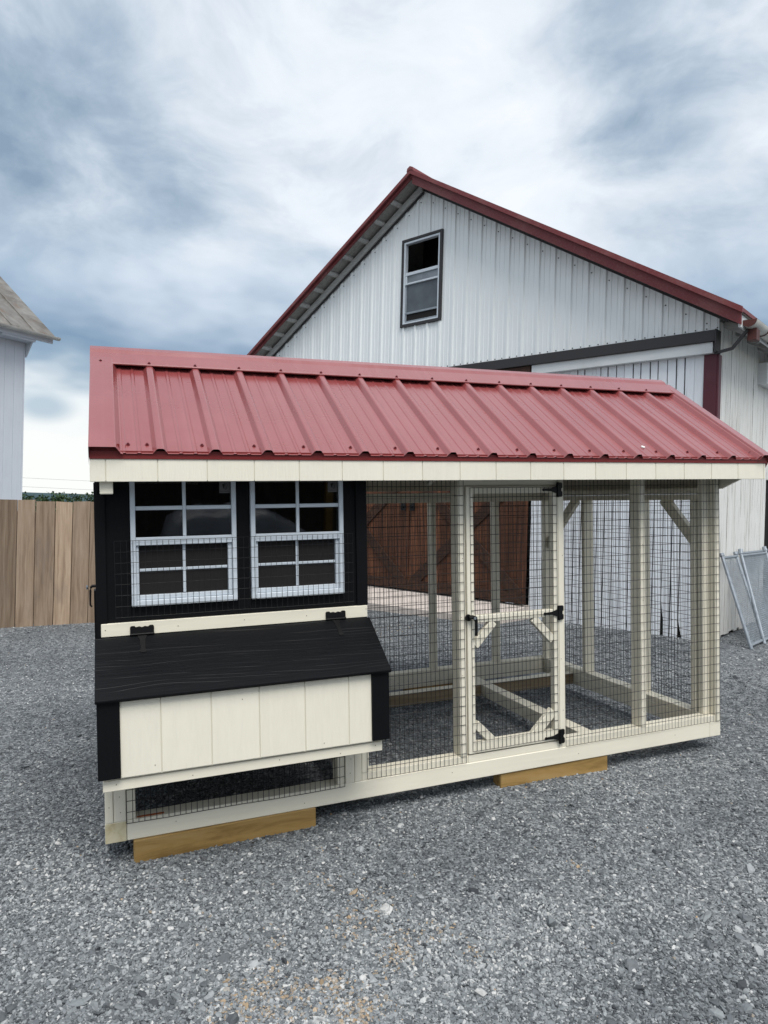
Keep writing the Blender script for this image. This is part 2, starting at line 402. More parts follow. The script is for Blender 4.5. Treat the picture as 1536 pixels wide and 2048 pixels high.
def gravel_material(name, inst):
    m, N, p = new_mat(name)
    if inst:
        a = N.new('ShaderNodeAttribute', attribute_type='INSTANCER', attribute_name='tone').outputs['Fac']
        cy = N.new('ShaderNodeAttribute', attribute_type='INSTANCER', attribute_name='clay').outputs['Fac']
        v = N.new('ShaderNodeTexCoord').outputs['Object']
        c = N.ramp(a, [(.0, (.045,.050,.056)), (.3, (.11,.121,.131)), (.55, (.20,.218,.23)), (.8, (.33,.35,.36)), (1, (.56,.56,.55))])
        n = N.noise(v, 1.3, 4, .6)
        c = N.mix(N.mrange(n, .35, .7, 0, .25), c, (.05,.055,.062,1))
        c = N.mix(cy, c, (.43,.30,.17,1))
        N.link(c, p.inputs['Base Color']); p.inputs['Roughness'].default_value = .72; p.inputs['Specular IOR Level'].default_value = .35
    else:
        v = N.new('ShaderNodeTexCoord').outputs['Object']
        vo = N.new('ShaderNodeTexVoronoi'); vo.inputs['Scale'].default_value = 75; vo.inputs['Randomness'].default_value = 1
        N.link(N.map(v, scale=(1,1,.01)), vo.inputs['Vector'])
        vb = N.new('ShaderNodeTexVoronoi'); vb.inputs['Scale'].default_value = 28; N.link(N.map(v, scale=(1,1,.01)), vb.inputs['Vector'])
        s1 = N.new('ShaderNodeSeparateColor'); N.link(vo.outputs['Color'], s1.inputs[0])
        s2 = N.new('ShaderNodeSeparateColor'); N.link(vb.outputs['Color'], s2.inputs[0])
        big = N.noise(N.map(v, scale=(.5,.75,0), loc=(3,1,0)), 1, 4, .6)
        t = N.math('ADD', N.math('ADD', N.math('MULTIPLY', s1.outputs[0], .5), N.math('MULTIPLY', s2.outputs[1], .25)), N.math('MULTIPLY', big, .45))
        c = N.ramp(t, [(.2, (.035,.038,.044)), (.45, (.10,.11,.12)), (.68, (.19,.205,.218)), (.9, (.33,.345,.355)), (1, (.5,.5,.49))])
        # green land far away
        ln = N.vmath('LENGTH', v); 
        gr = N.ramp(N.noise(v, .02, 5, .6), [(.35, (.045,.075,.022)), (.65, (.09,.11,.04))])
        c = N.mix(N.mrange(ln, 45, 70), c, gr)
        N.link(c, p.inputs['Base Color']); p.inputs['Roughness'].default_value = .85; p.inputs['Specular IOR Level'].default_value = .25
        b = N.new('ShaderNodeBump'); b.inputs['Strength'].default_value = .9; b.inputs['Distance'].default_value = .012
        N.link(N.math('SUBTRACT', s1.outputs[0], N.math('MULTIPLY', vo.outputs['Distance'], .8)), b.inputs['Height']); N.link(b.outputs[0], p.inputs['Normal'])
    return m
def build_ground():
    radii = [0.0] + list(np.geomspace(.6, 14, 26)) + list(np.geomspace(16, 6000, 40)); S = 96
    V = [(0, 0, gz(0, 0))]
    for r in radii[1:]:
        a = np.arange(S)*2*math.pi/S; x = r*np.cos(a); y = r*np.sin(a); z = ground_z(x, y)
        V += list(zip(x, y, z))
    F = [(0, 1+k, 1+(k+1)%S) for k in range(S)]
    for i in range(1, len(radii)-1):
        b0 = 1+(i-1)*S; b1 = b0+S
        F += [(b0+k, b1+k, b1+(k+1)%S, b0+(k+1)%S) for k in range(S)]
    o = obj('ground', mesh('ground', V, F, gravel_material('gravel_bed', False), True))
    tag(o, 'grey crushed stone yard around the coop', None, kind='structure')
build_ground()

def build_gravel():
    rg = np.random.default_rng(5)
    cr = cam.matrix_world.to_3x3()
    A = np.array(cr)
    n = 225000
    u = rg.uniform(-420, 1956, n); v = rg.uniform(1225, 2330, n)
    n_far = 40000
    d = np.stack([(u-768)/1410, -(v-1024)/1410, -np.ones(n)], 1) @ A.T
    k = np.full(n, 3.0)
    for _ in range(12):
        k = (ground_z(d[:,0]*k, d[:,1]*k)-CAMZ)/d[:,2]
        k = np.clip(k, .3, 60)
    x = d[:,0]*k; y = d[:,1]*k; r = np.hypot(x, y)
    ok = (r < 17) & (r > .6)
    x, y, r = x[ok], y[ok], r[ok]; n = len(x)
    z = ground_z(x, y)
    size = np.exp(rg.normal(math.log(.0051), .27, n))
    px = r/705.0
    size = np.maximum(size, px*.62)
    # patches of larger flakes
    pt = np.array([noise.noise(Vector((a*.55+3.1, b*.55, 0.))) for a, b in zip(x, y)])
    big = rg.random(n) < np.where(pt > .14, .022, .003)
    size[big] *= rg.uniform(1.6, 2.9, big.sum())
    cob = rg.random(n) < .0003
    size[cob] = rg.uniform(.016, .030, cob.sum())
    lump = np.array([noise.noise(Vector((a*1.1, b*1.6, 7.))) + .6*noise.noise(Vector((a*.33, b*.6, 2.))) for a, b in zip(x, y)])
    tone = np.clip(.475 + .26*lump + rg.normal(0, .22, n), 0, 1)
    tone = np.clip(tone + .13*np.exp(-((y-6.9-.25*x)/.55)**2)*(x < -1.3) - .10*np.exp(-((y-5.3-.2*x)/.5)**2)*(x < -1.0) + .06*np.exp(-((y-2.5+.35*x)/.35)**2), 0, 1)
    tone[cob] = np.clip(tone[cob]+.15, 0, 1)
    lite = rg.random(n) < .007; tone[lite] = rg.uniform(.8, 1, lite.sum())
    # ochre clay showing in small patches in front of the coop
    clay = np.zeros(n)
    for cx, cy, cr_, am in CLAY:
        dd = np.hypot(x-cx, (y-cy)*.8)/cr_
        clay = np.maximum(clay, np.where(rg.random(n) < np.exp(-dd*dd*1.6)*am*.62, rg.uniform(.2, .8, n), 0))
    stray = rg.random(n) < .0012; clay[stray] = rg.uniform(.3, .8, stray.sum())
    me = bpy.data.meshes.new('gravel'); me.vertices.add(n)
    co = np.stack([x, y, z+size*.12], 1); me.vertices.foreach_set('co', co.astype(np.float32).ravel())
    for nm, arr in (('tone', tone), ('clay', clay), ('size', size)):
        at = me.attributes.new(nm, 'FLOAT', 'POINT'); at.data.foreach_set('value', arr.astype(np.float32))
    rot = np.stack([rg.normal(0, .42, n), rg.normal(0, .42, n), rg.uniform(0, 6.28, n)], 1)
    at = me.attributes.new('turn', 'FLOAT_VECTOR', 'POINT'); at.data.foreach_set('vector', rot.astype(np.float32).ravel())
    asp = np.stack([rg.uniform(.9, 1.55, n), rg.uniform(.7, 1.0, n), rg.uniform(.38, .72, n)], 1)
    at = me.attributes.new('aspect', 'FLOAT_VECTOR', 'POINT'); at.data.foreach_set('vector', asp.astype(np.float32).ravel())
    me.update()
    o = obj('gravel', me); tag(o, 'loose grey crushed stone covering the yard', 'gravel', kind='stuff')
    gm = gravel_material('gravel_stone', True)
    ng = bpy.data.node_groups.new('scatter_gravel', 'GeometryNodeTree')
    ng.interface.new_socket('Geometry', in_out='INPUT', socket_type='NodeSocketGeometry')
    ng.interface.new_socket('Geometry', in_out='OUTPUT', socket_type='NodeSocketGeometry')
    nd, lk = ng.nodes, ng.links
    gi = nd.new('NodeGroupInput'); go = nd.new('NodeGroupOutput')
    join = nd.new('GeometryNodeGeometryToInstance')
    for s_ in range(7):
        ico = nd.new('GeometryNodeMeshIcoSphere'); ico.inputs['Radius'].default_value = 1; ico.inputs['Subdivisions'].default_value = 2 if s_ > 3 else 1
        sp = nd.new('GeometryNodeSetPosition'); lk.new(ico.outputs[0], sp.inputs['Geometry'])
        ns = nd.new('ShaderNodeTexNoise'); ns.noise_dimensions = '4D'; ns.inputs['W'].default_value = s_*5.7; ns.inputs['Scale'].default_value = .9; ns.inputs['Detail'].default_value = 1
        sb = nd.new('ShaderNodeVectorMath'); sb.operation = 'SUBTRACT'; sb.inputs[1].default_value = (.5,.5,.5); lk.new(ns.outputs['Color'], sb.inputs[0])
        sc = nd.new('ShaderNodeVectorMath'); sc.operation = 'SCALE'; sc.inputs['Scale'].default_value = 1.9; lk.new(sb.outputs[0], sc.inputs[0])
        lk.new(sc.outputs[0], sp.inputs['Offset'])
        sm = nd.new('GeometryNodeSetMaterial'); sm.inputs['Material'].default_value = gm; lk.new(sp.outputs[0], sm.inputs[0])
        lk.new(sm.outputs[0], join.inputs[0])
    iop = nd.new('GeometryNodeInstanceOnPoints'); iop.inputs['Pick Instance'].default_value = True
    lk.new(gi.outputs[0], iop.inputs['Points']); lk.new(join.outputs[0], iop.inputs['Instance'])
    def named(nm, typ):
        a = nd.new('GeometryNodeInputNamedAttribute'); a.data_type = typ; a.inputs[0].default_value = nm
        return [s for s in a.outputs if s.enabled][0]
    e2r = nd.new('FunctionNodeEulerToRotation'); lk.new(named('turn', 'FLOAT_VECTOR'), e2r.inputs[0]); lk.new(e2r.outputs[0], iop.inputs['Rotation'])
    vs = nd.new('ShaderNodeVectorMath'); vs.operation = 'SCALE'; lk.new(named('aspect', 'FLOAT_VECTOR'), vs.inputs[0]); lk.new(named('size', 'FLOAT'), vs.inputs['Scale'])
    lk.new(vs.outputs[0], iop.inputs['Scale'])
    lk.new(iop.outputs[0], go.inputs[0])
    md = o.modifiers.new('scatter', 'NODES'); md.node_group = ng
CLAY = [(-.08, 2.62, .09, .5), (.0, 2.78, .08, .45), (.10, 2.55, .06, .55), (-.13, 2.30, .06, .9), (-.30, 2.24, .12, .5), (-.42, 2.2, .12, .4), (-.06, 2.16, .1, .6), (.08, 2.42, .07, .6), (.24, 2.56, .06, .5), (.36, 2.45, .05, .5), (.02, 2.20, .06, .4), (-.38, 2.55, .06, .3), (-.2, 2.9, .05, .3), (-.26, 3.2, .04, .5), (.85, 3.0, .04, .5), (-1.9, 9.2, .4, .4), (-.1, 8.2, .3, .6), (.2, 8.6, .25, .5)]
build_gravel()

# ---------------------------------------------------------------- the coop
# pose solved from the photograph; local X runs along the front, Y to the back, Z up, origin at the lower left corner of the front sill
L2W = Matrix(((.9307, -.3635, -.0398), (.3634, .9316, -.0101), (.0408, -.0051, .9992)))
coop = thing('chicken_coop', 'cream and black chicken coop with red metal roof and a wire mesh run', 'chicken coop')
rotm = L2W.copy(); rotm = rotm.to_quaternion().to_matrix()
coop.matrix_world = Matrix.Translation((-1.186, 3.083, -1.518+CAMZ)) @ rotm.to_4x4()
CL, CW = 3.565, 1.88
YE, ZE, YR, ZR = -.2029, 1.7265, .5107, 2.2017
SLN = Vector((0, YR-YE, ZR-ZE)); SLEN = SLN.length; SLD = SLN.normalized(); NRM = Vector((0, -SLD[2], SLD[1]))
def roofpt(x, t, h=0): return tuple(Vector((x, YE, ZE)) + SLN*t + NRM*h)
APT = 1.165
APEX = Vector(roofpt(0, APT)); BACK_E = Vector((0, CW+.12, 1.70))

# frame -----------------------------------------------------------
S35 = .089; S15 = .038
box('sill_beam', 'cream_x', coop, S35+.001, CL-S35-.001, 0, S35, 0, S35, .003)
box('sill_beam', 'cream_x', coop, S35+.001, CL-S35-.001, CW-S35, CW, 0, S35, .003)
for x in (0, CL-S35):
    box('sill_beam', 'cream_y', coop, x, x+S35, .002, CW, -.001, S35-.001, .003)
tag(box('sill_end', 'endgrain', coop, .001, S35-.001, -.0012, .004, .001, S35-.003, .001), 'end grain of the corner sill beam')
box('floor_joist', 'cream_y', coop, 2.64, 2.729, S35, CW-S35, .002, S35-.002)
box('floor_joist', 'cream_y', coop, 1.20, 1.289, S35, CW-S35, .002, S35-.002)
for x0, x1 in ((1.291, 2.638), (2.731, CL-S35)):
    box('skid_beam', 'skid', coop, x0, x1, 1.375, 1.375+.075, 0, S35-.004)
    box('skid_cap', 'cream_x', coop, x0, x1, 1.376, 1.374+.075, S35-.0038, S35-.001, .0005)
PT = .127
box('bottom_plate', 'cream_x', coop, 1.199, 1.799, .006, S35-.004, S35, PT)
box('bottom_plate', 'cream_x', coop, 2.376, CL-.04, .006, S35-.004, S35, PT)
box('threshold', 'cream_x', coop, 1.7995, 2.3755, .004, S35-.004, S35, .128)
box('bottom_plate', 'cream_x', coop, 1.24, CL-.002, CW-S35, CW-.004, S35, PT)
box('bottom_plate', 'cream_y', coop, CL-S35, CL-.002, .09, CW-S35-.001, S35, PT)
TP = 1.62
# front posts
def post(x0, x1, y0, y1, z0, z1, m='cream'): return box('post', m, coop, x0, x1, y0, y1, z0, z1)
post(.001, .035, .0, S35, S35, .90)
post(.0365, .088, .002, S35, S35, .90)
post(.089, .128, .006, .05, S35, .42)
post(1.072, 1.109, .006, S35, S35, .42)
post(1.111, 1.158, .0, S35, S35, .90)
post(1.160, 1.197, .002, S35, S35, .90)
post(1.199, 1.236, .004, S35, PT, TP)
post(1.753, 1.791, .0, S35, PT, TP)
post(1.7915, 1.7985, .012, S35, .128, 1.575)
post(2.3775, 2.415, .0, S35, .128, TP)
post(2.951, 2.989, .004, S35, PT, TP)
post(CL-.038, CL-.001, .0, S35, S35, TP)
post(CL-S35, CL-.0395, .05, S35, PT, TP)
# end wall posts
for y in (.115, .60, 1.22, CW-S35-.039):
    post(CL-S35, CL-.003, y, y+S15, PT, 1.466)
# back posts
for x in (1.24, 1.84, 2.44, 3.02, CL-S15-.002):
    post(x, x+S15, CW-S35, CW-.006, PT, 1.466)
box('header', 'cream_x', coop, .0, CL, .004, S35, TP, TP+S15)
box('header', 'cream_x', coop, 1.7915, 2.376, .006, .05, 1.5655, TP-.001)
box('top_plate', 'cream_x', coop, 1.24, CL, CW-S35, CW-.004, 1.466, 1.503)
box('top_plate', 'cream_x', coop, 1.24, CL, CW-S35+.002, CW-.006, 1.5045, 1.542)
box('top_plate', 'cream_y', coop, CL-S35, CL-.003, .09, CW-S35-.001, 1.466, 1.503)
box('top_plate', 'cream_y', coop, CL-S35+.002, CL-.005, .09, CW-S35-.001, 1.5045, 1.542)
# knee braces in the end wall and back wall
def brace(p0, p1, w=.07, d=S15, up=(1,0,0), par=None, m='cream'): return beam('knee_brace', m, par or coop, p0, p1, w, d, up)
brace((3.52, .13, 1.185), (3.52, .42, 1.475)); brace((3.52, 1.80, 1.06), (3.52, 1.37, 1.475))
# stop strips behind the end posts
# house walls ------------------------------------------------------
HW = 1.232
def wallbox(x0, x1, z0, z1, y0=-.012, y1=.0, name='siding_panel'): return box(name, 'black', coop, x0, x1, y0, y1, z0, z1, .0015)
wallbox(-.010, .128, .905, 1.66); wallbox(.594, .655, .905, 1.66); wallbox(1.112, HW, .905, 1.66)
wallbox(.1285, .5935, .905, 1.040); wallbox(.6555, 1.1115, .905, 1.040)
wallbox(.1285, .5935, 1.6405, 1.66); wallbox(.6555, 1.1115, 1.6405, 1.66)
box('corner_board', 'black', coop, -.016, .028, -.024, -.0125, .905, 1.535, .0015)
box('corner_board', 'black', coop, 1.178, HW+.002, -.024, -.0125, .976, 1.66, .0015)
gable = lambda x0, x1, z0, mat, name='gable_wall': G().prism([(.002, z0), (CW-.0125, z0), (CW-.0125, 1.66), (APEX[1], APEX[2]-.05), (-.02, 1.76)], 0, x0, x1).build(name, mat, coop)
box('lower_side_panel', 'black', coop, .0015, .014, .0905, CW-.0135, .092, .4385)
gable(-.013, -.001, .44, 'black'); gable(HW-.03, HW-.018, .44, 'black')
box('siding_panel', 'black', coop, 0, HW-.02, CW-.012, CW, .092, 1.66)
box('house_floor', 'deck', coop, .0, HW-.03, .06, CW-.013, .43, .45)
box('corner_board', 'black', coop, -.024, -.0135, .0, .07, .44, 1.12, .0015)
# cream belt board over the nest box
box('belt_board', 'cream_x', coop, .002, 1.228, -.030, -.0125, .917, .9745, .002)
tag(box('soffit_block', 'cream', coop, .010, .062, -.16, -.026, 1.537, 1.60), None)
# interior: perch bars, a feed pole
beam('perch', 'deck', coop, (.02, .7, .95), (1.19, .7, .95), .045, .045)
beam('perch', 'deck', coop, (.02, 1.15, 1.1), (1.19, 1.15, 1.1), .045, .045)

# windows ----------------------------------------------------------
def window(x0, x1):
    w = obj('window', None, coop)
    zb, zt = 1.042, 1.638; y0, y1 = -.034, .02; e = .021; yi = -.026
    P = lambda nm, a, b, c, d, ya=y0, yb=y1, m='vinyl', be=.0025: box(nm, m, w, a, b, ya, yb, c, d, be)
    P('frame', x0, x0+e, zb, zt); P('frame', x1-e, x1, zb, zt); P('frame', x0+e, x1-e, zt-e, zt)
    P('sill', x0+e, x1-e, zb, zb+.026, y0-.004)
    xa, xb = x0+e, x1-e; xm = (xa+xb)/2
    # upper sash
    P('meeting_rail', xa, xb, 1.310, 1.346, y0-.002)
    P('muntin', xm-.0075, xm+.0075, 1.3465, zt-e, yi, -.012); P('muntin', xa, xm-.008, 1.4655, 1.4835, yi+.001, -.012); P('muntin', xm+.008, xb, 1.4655, 1.4835, yi+.001, -.012)
    for (a, b) in ((xa, xm-.008), (xm+.008, xb)):
        for (c, d) in ((1.3465, 1.4655), (1.4835, zt-e)):
            P('pane', a+.0005, b-.0005, c+.0005, d-.0005, -.019, -.016, 'pane', .0002)
    # lower sash and its screen
    P('sash_stile', xa, xa+.012, zb+.026, 1.31, yi+.002); P('sash_stile', xb-.018, xb, zb+.026, 1.31, yi+.002)
    P('sash_rail', xa+.012, xb-.018, zb+.026, 1.089, yi+.006)
    xl, xr = xa+.012, xb-.018; xm2 = (xl+xr)/2
    P('muntin', xm2-.0065, xm2+.0065, 1.0895, 1.3095, -.012, -.004)
    P('muntin', xl, xm2-.007, 1.193, 1.206, -.0115, -.004); P('muntin', xm2+.007, xr, 1.193, 1.206, -.0115, -.004)
    for (a, b) in ((xl, xm2-.0066), (xm2+.0066, xr)):
        for (c, d) in ((1.0895, 1.193), (1.206, 1.3095)):
            P('insect_screen', a+.0005, b-.0005, c+.0005, d-.0005, -.0025, .0005, 'screen', .0002)
    # small maker's label in the upper right pane
    st = P('window_label', xb-.052, xb-.004, 1.538, 1.590, -.0196, -.0191, 'decal', .0001)
    ink = G(); zc = 1.566; xc = xb-.027; yk = -.0199
    def stroke(pts, w_):
        for (a, b) in zip(pts, pts[1:]):
            dx, dz = b[0]-a[0], b[1]-a[1]; l = math.hypot(dx, dz); nx, nz = -dz/l*w_/2, dx/l*w_/2
            ink.add([(a[0]+nx, yk, a[1]+nz), (a[0]-nx, yk, a[1]-nz), (b[0]-nx, yk, b[1]-nz), (b[0]+nx, yk, b[1]+nz)], [(0,1,2,3)])
    ink.add([(xc-.012, yk, zc+.012), (xc+.002, yk, zc+.018), (xc-.005, yk, zc-.010)], [(0,2,1)])
    stroke([(xc+.003, zc+.014), (xc+.0005, zc-.009)], .0022); stroke([(xc+.0015, zc-.010), (xc+.007, zc-.010), (xc+.0115, zc+.012)], .0022)
    stroke([(xc+.003, zc+.015), (xc+.012, zc+.015)], .0022)
    for i in range(8):
        a = xb-.048+i*.0052; h = .0042 if i in (0, 4) else .0028
        stroke([(a, 1.545), (a+.0015, 1.545+h)], .0014); stroke([(a+.001, 1.545), (a+.003, 1.545)], .0012)
    lk = ink.build('window_label_print', 'decal_ink', w)
    return w
window(.130, .591); window(.658, 1.110)

# welded wire mesh --------------------------------------------------
def wire_panel(name, a0, a1, z0, z1, fix, axis='x', parent=coop, da=.0254, dz=.0508, r=.0014, seed=0, wob=.0022):
    """grid of wires in the plane y = fix (axis x) or x = fix (axis y)"""
    rr = random.Random(seed); g = G()
    na = max(1, round((a1-a0)/da)); nz = max(1, round((z1-z0)/dz))
    def P(a, d, z): return (a, fix+d, z) if axis == 'x' else (fix+d, a, z)
    def wire(pts):
        n = 4; rows = []
        for i, p in enumerate(pts):
            p = Vector(p); t = (Vector(pts[min(i+1, len(pts)-1)])-Vector(pts[max(i-1, 0)])).normalized()
            s_ = Vector((0,0,1)) if abs(t[2]) < .7 else (Vector((1,0,0)) if axis == 'x' else Vector((0,1,0)))
            o_ = t.cross(s_).normalized(); s_ = o_.cross(t)
            rows.append([p+s_*r, p+o_*r, p-s_*r, p-o_*r])
        V = [v for q in rows for v in q]; F = []
        for i in range(len(rows)-1):
            for k in range(4): F.append((i*4+k, i*4+(k+1)%4, i*4+4+(k+1)%4, i*4+4+k))
        g.add(V, F)
    seg = max(2, int((z1-z0)/.25)+1); sega = max(2, int((a1-a0)/.2)+1)
    bulge = lambda a, z: wob*2.2*noise.noise(Vector((a*3+seed, z*2.4, seed*1.7)))
    lat = lambda a, z: wob*noise.noise(Vector((a*9+seed, z*3, seed*2.3+4)))
    vert = lambda a, z: wob*1.3*noise.noise(Vector((a*3+seed, z*7, seed*3.1+9)))
    for i in range(na+1):
        a = a0+i*(a1-a0)/na
        wire([P(a+lat(a, z0+j*(z1-z0)/seg), bulge(a, z0+j*(z1-z0)/seg), z0+j*(z1-z0)/seg) for j in range(seg+1)])
    for i in range(nz+1):
        z = z0+i*(z1-z0)/nz
        wire([P(a0+j*(a1-a0)/sega, bulge(a0+j*(a1-a0)/sega, z)-.0018, z+vert(a0+j*(a1-a0)/sega, z)) for j in range(sega+1)])
    o = g.build(name, 'wire', parent); o['kind'] = 'stuff'
    return o
wire_panel('wire_mesh', 1.226, 1.783, .096, 1.612, -.0035, seed=1)
wire_panel('wire_mesh', 2.414, 3.557, .094, 1.61, -.0035, seed=2)
wire_panel('wire_mesh', .0905, 1.106, .078, .43, -.0042, seed=3)
wire_panel('window_mesh', .062, 1.154, 1.000, 1.334, -.0415, seed=4, r=.001)
wire_panel('wire_mesh', .03, CW-.03, .10, 1.53, CL+.003, 'y', seed=5)
wire_panel('wire_mesh', 1.24, CL-.01, .10, 1.53, CW+.003, seed=6)

# nest box ----------------------------------------------------------
nest = obj('nest_box', None, coop); tag(nest, 'cream nest box with black lid and black corner boards')
YN = -.290; NX0, NX1 = -.018, 1.232
gx = [NX0+.086, .2635, .4665, .6695, .8725, 1.0755-.0]      # grooves every 8 inches
gx = [NX0+.084] + [.2262+.2032*i for i in range(5)] + [1.150]
for a, b in zip(gx, gx[1:]):
    box('siding_board', 'cream_siding', nest, a+.0014, b-.0014, YN+.0, YN+.014, .389, .705, .002)
box('front_backing', 'cream', nest, NX0+.02, NX1-.02, YN+.0045, YN+.024, .385, .69, .001)
for a, b in ((NX0, NX0+.086), (1.148, NX1)):
    box('corner_board', 'black', nest, a, b, YN-.012, YN+.012, .392, .704, .002)
side = [(0.0, .40), (YN+.0125, .40), (YN+.0125, .70), (0.0, .905)]
for a in (NX0+.004, NX1-.018):
    G().prism([(y, z) for y, z in side], 0, a, a+.014).build('side_panel', 'cream_siding', nest)
box('nest_floor', 'cream_x', nest, NX0+.02, NX1-.02, YN+.026, 0, .400, .414)
box('bottom_rail', 'cream_x', nest, -.001, 1.204, YN+.016, YN+.055, .334, .3775, .002)
box('support_rail', 'cream_x', nest, .001, 1.199, YN+.0555, -.001, .352, .384, .002)
# lid
lid = G(); y0l, z0l, y1l, z1l = -.034, .917, YN-.034, .716
dl = Vector((0, y1l-y0l, z1l-z0l)).normalized(); nl = Vector((0, dl[2], -dl[1]));  nl = nl if nl[2] > 0 else -nl
m_ = Matrix(((1,0,0,NX0-.006), (0, dl[1], nl[1], y0l), (0, dl[2], nl[2], z0l), (0,0,0,1)))
lid.box(0, NX1-NX0+.012, 0, (Vector((0, y1l-y0l, z1l-z0l))).length, -.017, 0, .003, m_)
lid.build('lid', 'black_lid', nest)
def lid_hinge(xc):
    h = G(); zt = .956
    pts = [(xc-.05, .924), (xc+.05, .924), (xc+.05, .953), (xc+.045, .958), (xc+.032, .958), (xc+.026, .952), (xc+.012, .955), (xc, .951), (xc-.012, .955), (xc-.026, .952), (xc-.032, .958), (xc-.045, .958), (xc-.05, .953)]
    h.prism(pts, 1, -.037, -.0305)
    h.tube([(xc-.051, -.040, .922), (xc+.051, -.040, .922)], .0048, 8)
    up = lambda d, s: (xc+s, y0l+dl[1]*d+nl[1]*.003, z0l+dl[2]*d+nl[2]*.003)
    L_ = [(0, .022), (.03, .012), (.08, .009), (.10, .013), (.108, .008)]
    top = [up(d, s) for d, s in L_] + [up(d, -s) for d, s in reversed(L_)]
    bot = [tuple(Vector(p)-nl*.0026) for p in top]; n = len(top)
    h.add(top+bot, [tuple(range(n)), tuple(range(n, 2*n))[::-1]] + [(i, (i+1)%n, (i+1)%n+n, i+n) for i in range(n)])
    h.build('hinge', 'hardware', nest)
lid_hinge(.170); lid_hinge(1.062)

# run door ------------------------------------------------------------
door = obj('run_door', None, coop); tag(door, 'cream framed mesh door with three black hinges')
D = lambda nm, a, b, c, d, ya=-.003, yb=.034, m='cream': box(nm, m, door, a, b, ya, yb, c, d)
D('stile', 1.8005, 1.842, .136, 1.5605); D('stile', 2.340, 2.373, .136, 1.5605)
D('rail', 1.8425, 2.3395, 1.522, 1.5600, m='cream_x'); D('rail', 1.8425, 2.3395, .834, .873, m='cream_x'); D('rail', 1.8425, 2.3395, .137, .197, m='cream_x')
def dbrace(p0, p1, w=.044): beam('corner_brace', 'cream', door, (p0[0], .0135, p0[1]), (p1[0], .0135, p1[1]), w, .030, (0,1,0))
dbrace((1.845, .71), (1.962, .831)); dbrace((2.337, .70), (2.212, .831)); dbrace((1.845, .292), (1.948, .190)); dbrace((2.337, .302), (2.205, .176), .052)
wire_panel('wire_mesh', 1.822, 2.362, .150, 1.552, -.0065, parent=door, seed=8)
def t_hinge(z):
    h = G(); xk = 2.372
    plate = [(xk-.010, z-.040), (xk+.022, z-.040), (xk+.028, z-.034), (xk+.028, z-.012), (xk+.021, z-.006), (xk+.021, z+.006), (xk+.028, z+.012), (xk+.028, z+.034), (xk+.022, z+.040), (xk-.010, z+.040)]
    h.prism(plate, 1, -.0115, -.0085)
    strap = [(xk-.008, z-.022), (xk-.008, z+.022), (xk-.045, z+.009), (xk-.088, z+.006), (xk-.097, z+.009), (xk-.104, z), (xk-.097, z-.009), (xk-.088, z-.006), (xk-.045, z-.009)]
    h.prism(strap, 1, -.0120, -.0088)
    h.tube([(xk-.003, -.0135, z-.041), (xk-.003, -.0135, z+.041)], .0045, 8)
    h.build('hinge', 'hardware', door)
for z in (.158, .852, 1.538): t_hinge(z)
hd = G()
hd.tube([(1.802, -.006, .866), (1.802, -.016, .866)], [.019, .017], 12)
hd.tube([(1.800, -.022, .867), (1.818, -.026, .870), (1.834, -.028, .864), (1.838, -.029, .845), (1.8375, -.030, .80), (1.8365, -.030, .772)], [.011, .012, .012, .0085, .0075, .0085], 10)
hd.build('door_handle', 'hardware', door)
G().tube([(1.826, -.036, .866), (1.826, -.0405, .866)], .0075, 12).build('lock_cylinder', 'galv', door)

# lever handle on the far side door of the house
hl = G(); yk = .30
hl.tube([(-.012, yk, 1.107), (-.036, yk, 1.107), (-.043, yk, 1.102), (-.0455, yk, 1.088), (-.047, yk, 1.04), (-.047, yk, 1.018), (-.040, yk, 1.009)], [.0075, .0068, .006, .005, .0042, .0042, .004], 8)
hl.build('side_door_handle', 'hardware', coop)
G().tube([(-.056, yk-.02, 1.105), (-.062, yk-.021, 1.105)], .010, 12).build('key', 'galv', coop)
for z in (.99, 1.56):
    box('side_door_hinge', 'hardware', coop, -.0175, -.0138, .02, .09, z-.03, z+.03, .001)

# roof ------------------------------------------------------------------
X0R = .2513; RIB = .2286
def profile(xa, xb):
    """(x, height above pan) breakpoints of the ribbed sheet between xa and xb"""
    ev = []
    for i in range(-2, 20):
        c = X0R+RIB*i
        for dx, h in ((-.031, 0), (-.015, .022), (-.009, .0245), (.009, .0245), (.015, .022), (.031, 0)): ev.append((c+dx, h))
        for mcen in (c+.084, c+.1446):
            for dx, h in ((-.010, 0), (-.005, .0032), (.005, .0032), (.010, 0)): ev.append((mcen+dx, h))
    ev = [e for e in ev if xa < e[0] < xb]; ev.sort()
    return [(xa, 0)] + ev + [(xb, 0)]
def sheet(xa, xb, name='roof_panel'):
    pr = profile(xa, xb); rows = []
    for t in (-.012, 0.0, .25, .5, .75, 1.0, 1.12):
        rows.append([roofpt(x, t, h-.0205) for x, h in pr])
    g = G().quadstrip([list(r) for r in rows])
    rows2 = [[tuple(Vector(p)-NRM*.0012) for p in r] for r in (rows[0], rows[1])]
    return g.build(name, 'red', coop)
edges = [.086] + [X0R+RIB*(1+4*i)+.031 for i in range(0, 4)] + [3.675]
edges = sorted(e for e in edges if e <= 3.675)
for k, (a, b) in enumerate(zip(edges, edges[1:])): sheet(a, b)
def strip(name, secs, mat, par=coop, x0=0, x1=1):
    """secs: (y,z) section extruded along x as a thin folded sheet"""
    rows = [[(x0, y, z) for y, z in secs], [(x1, y, z) for y, z in secs]]
    return G().quadstrip(rows).build(name, mat, par)
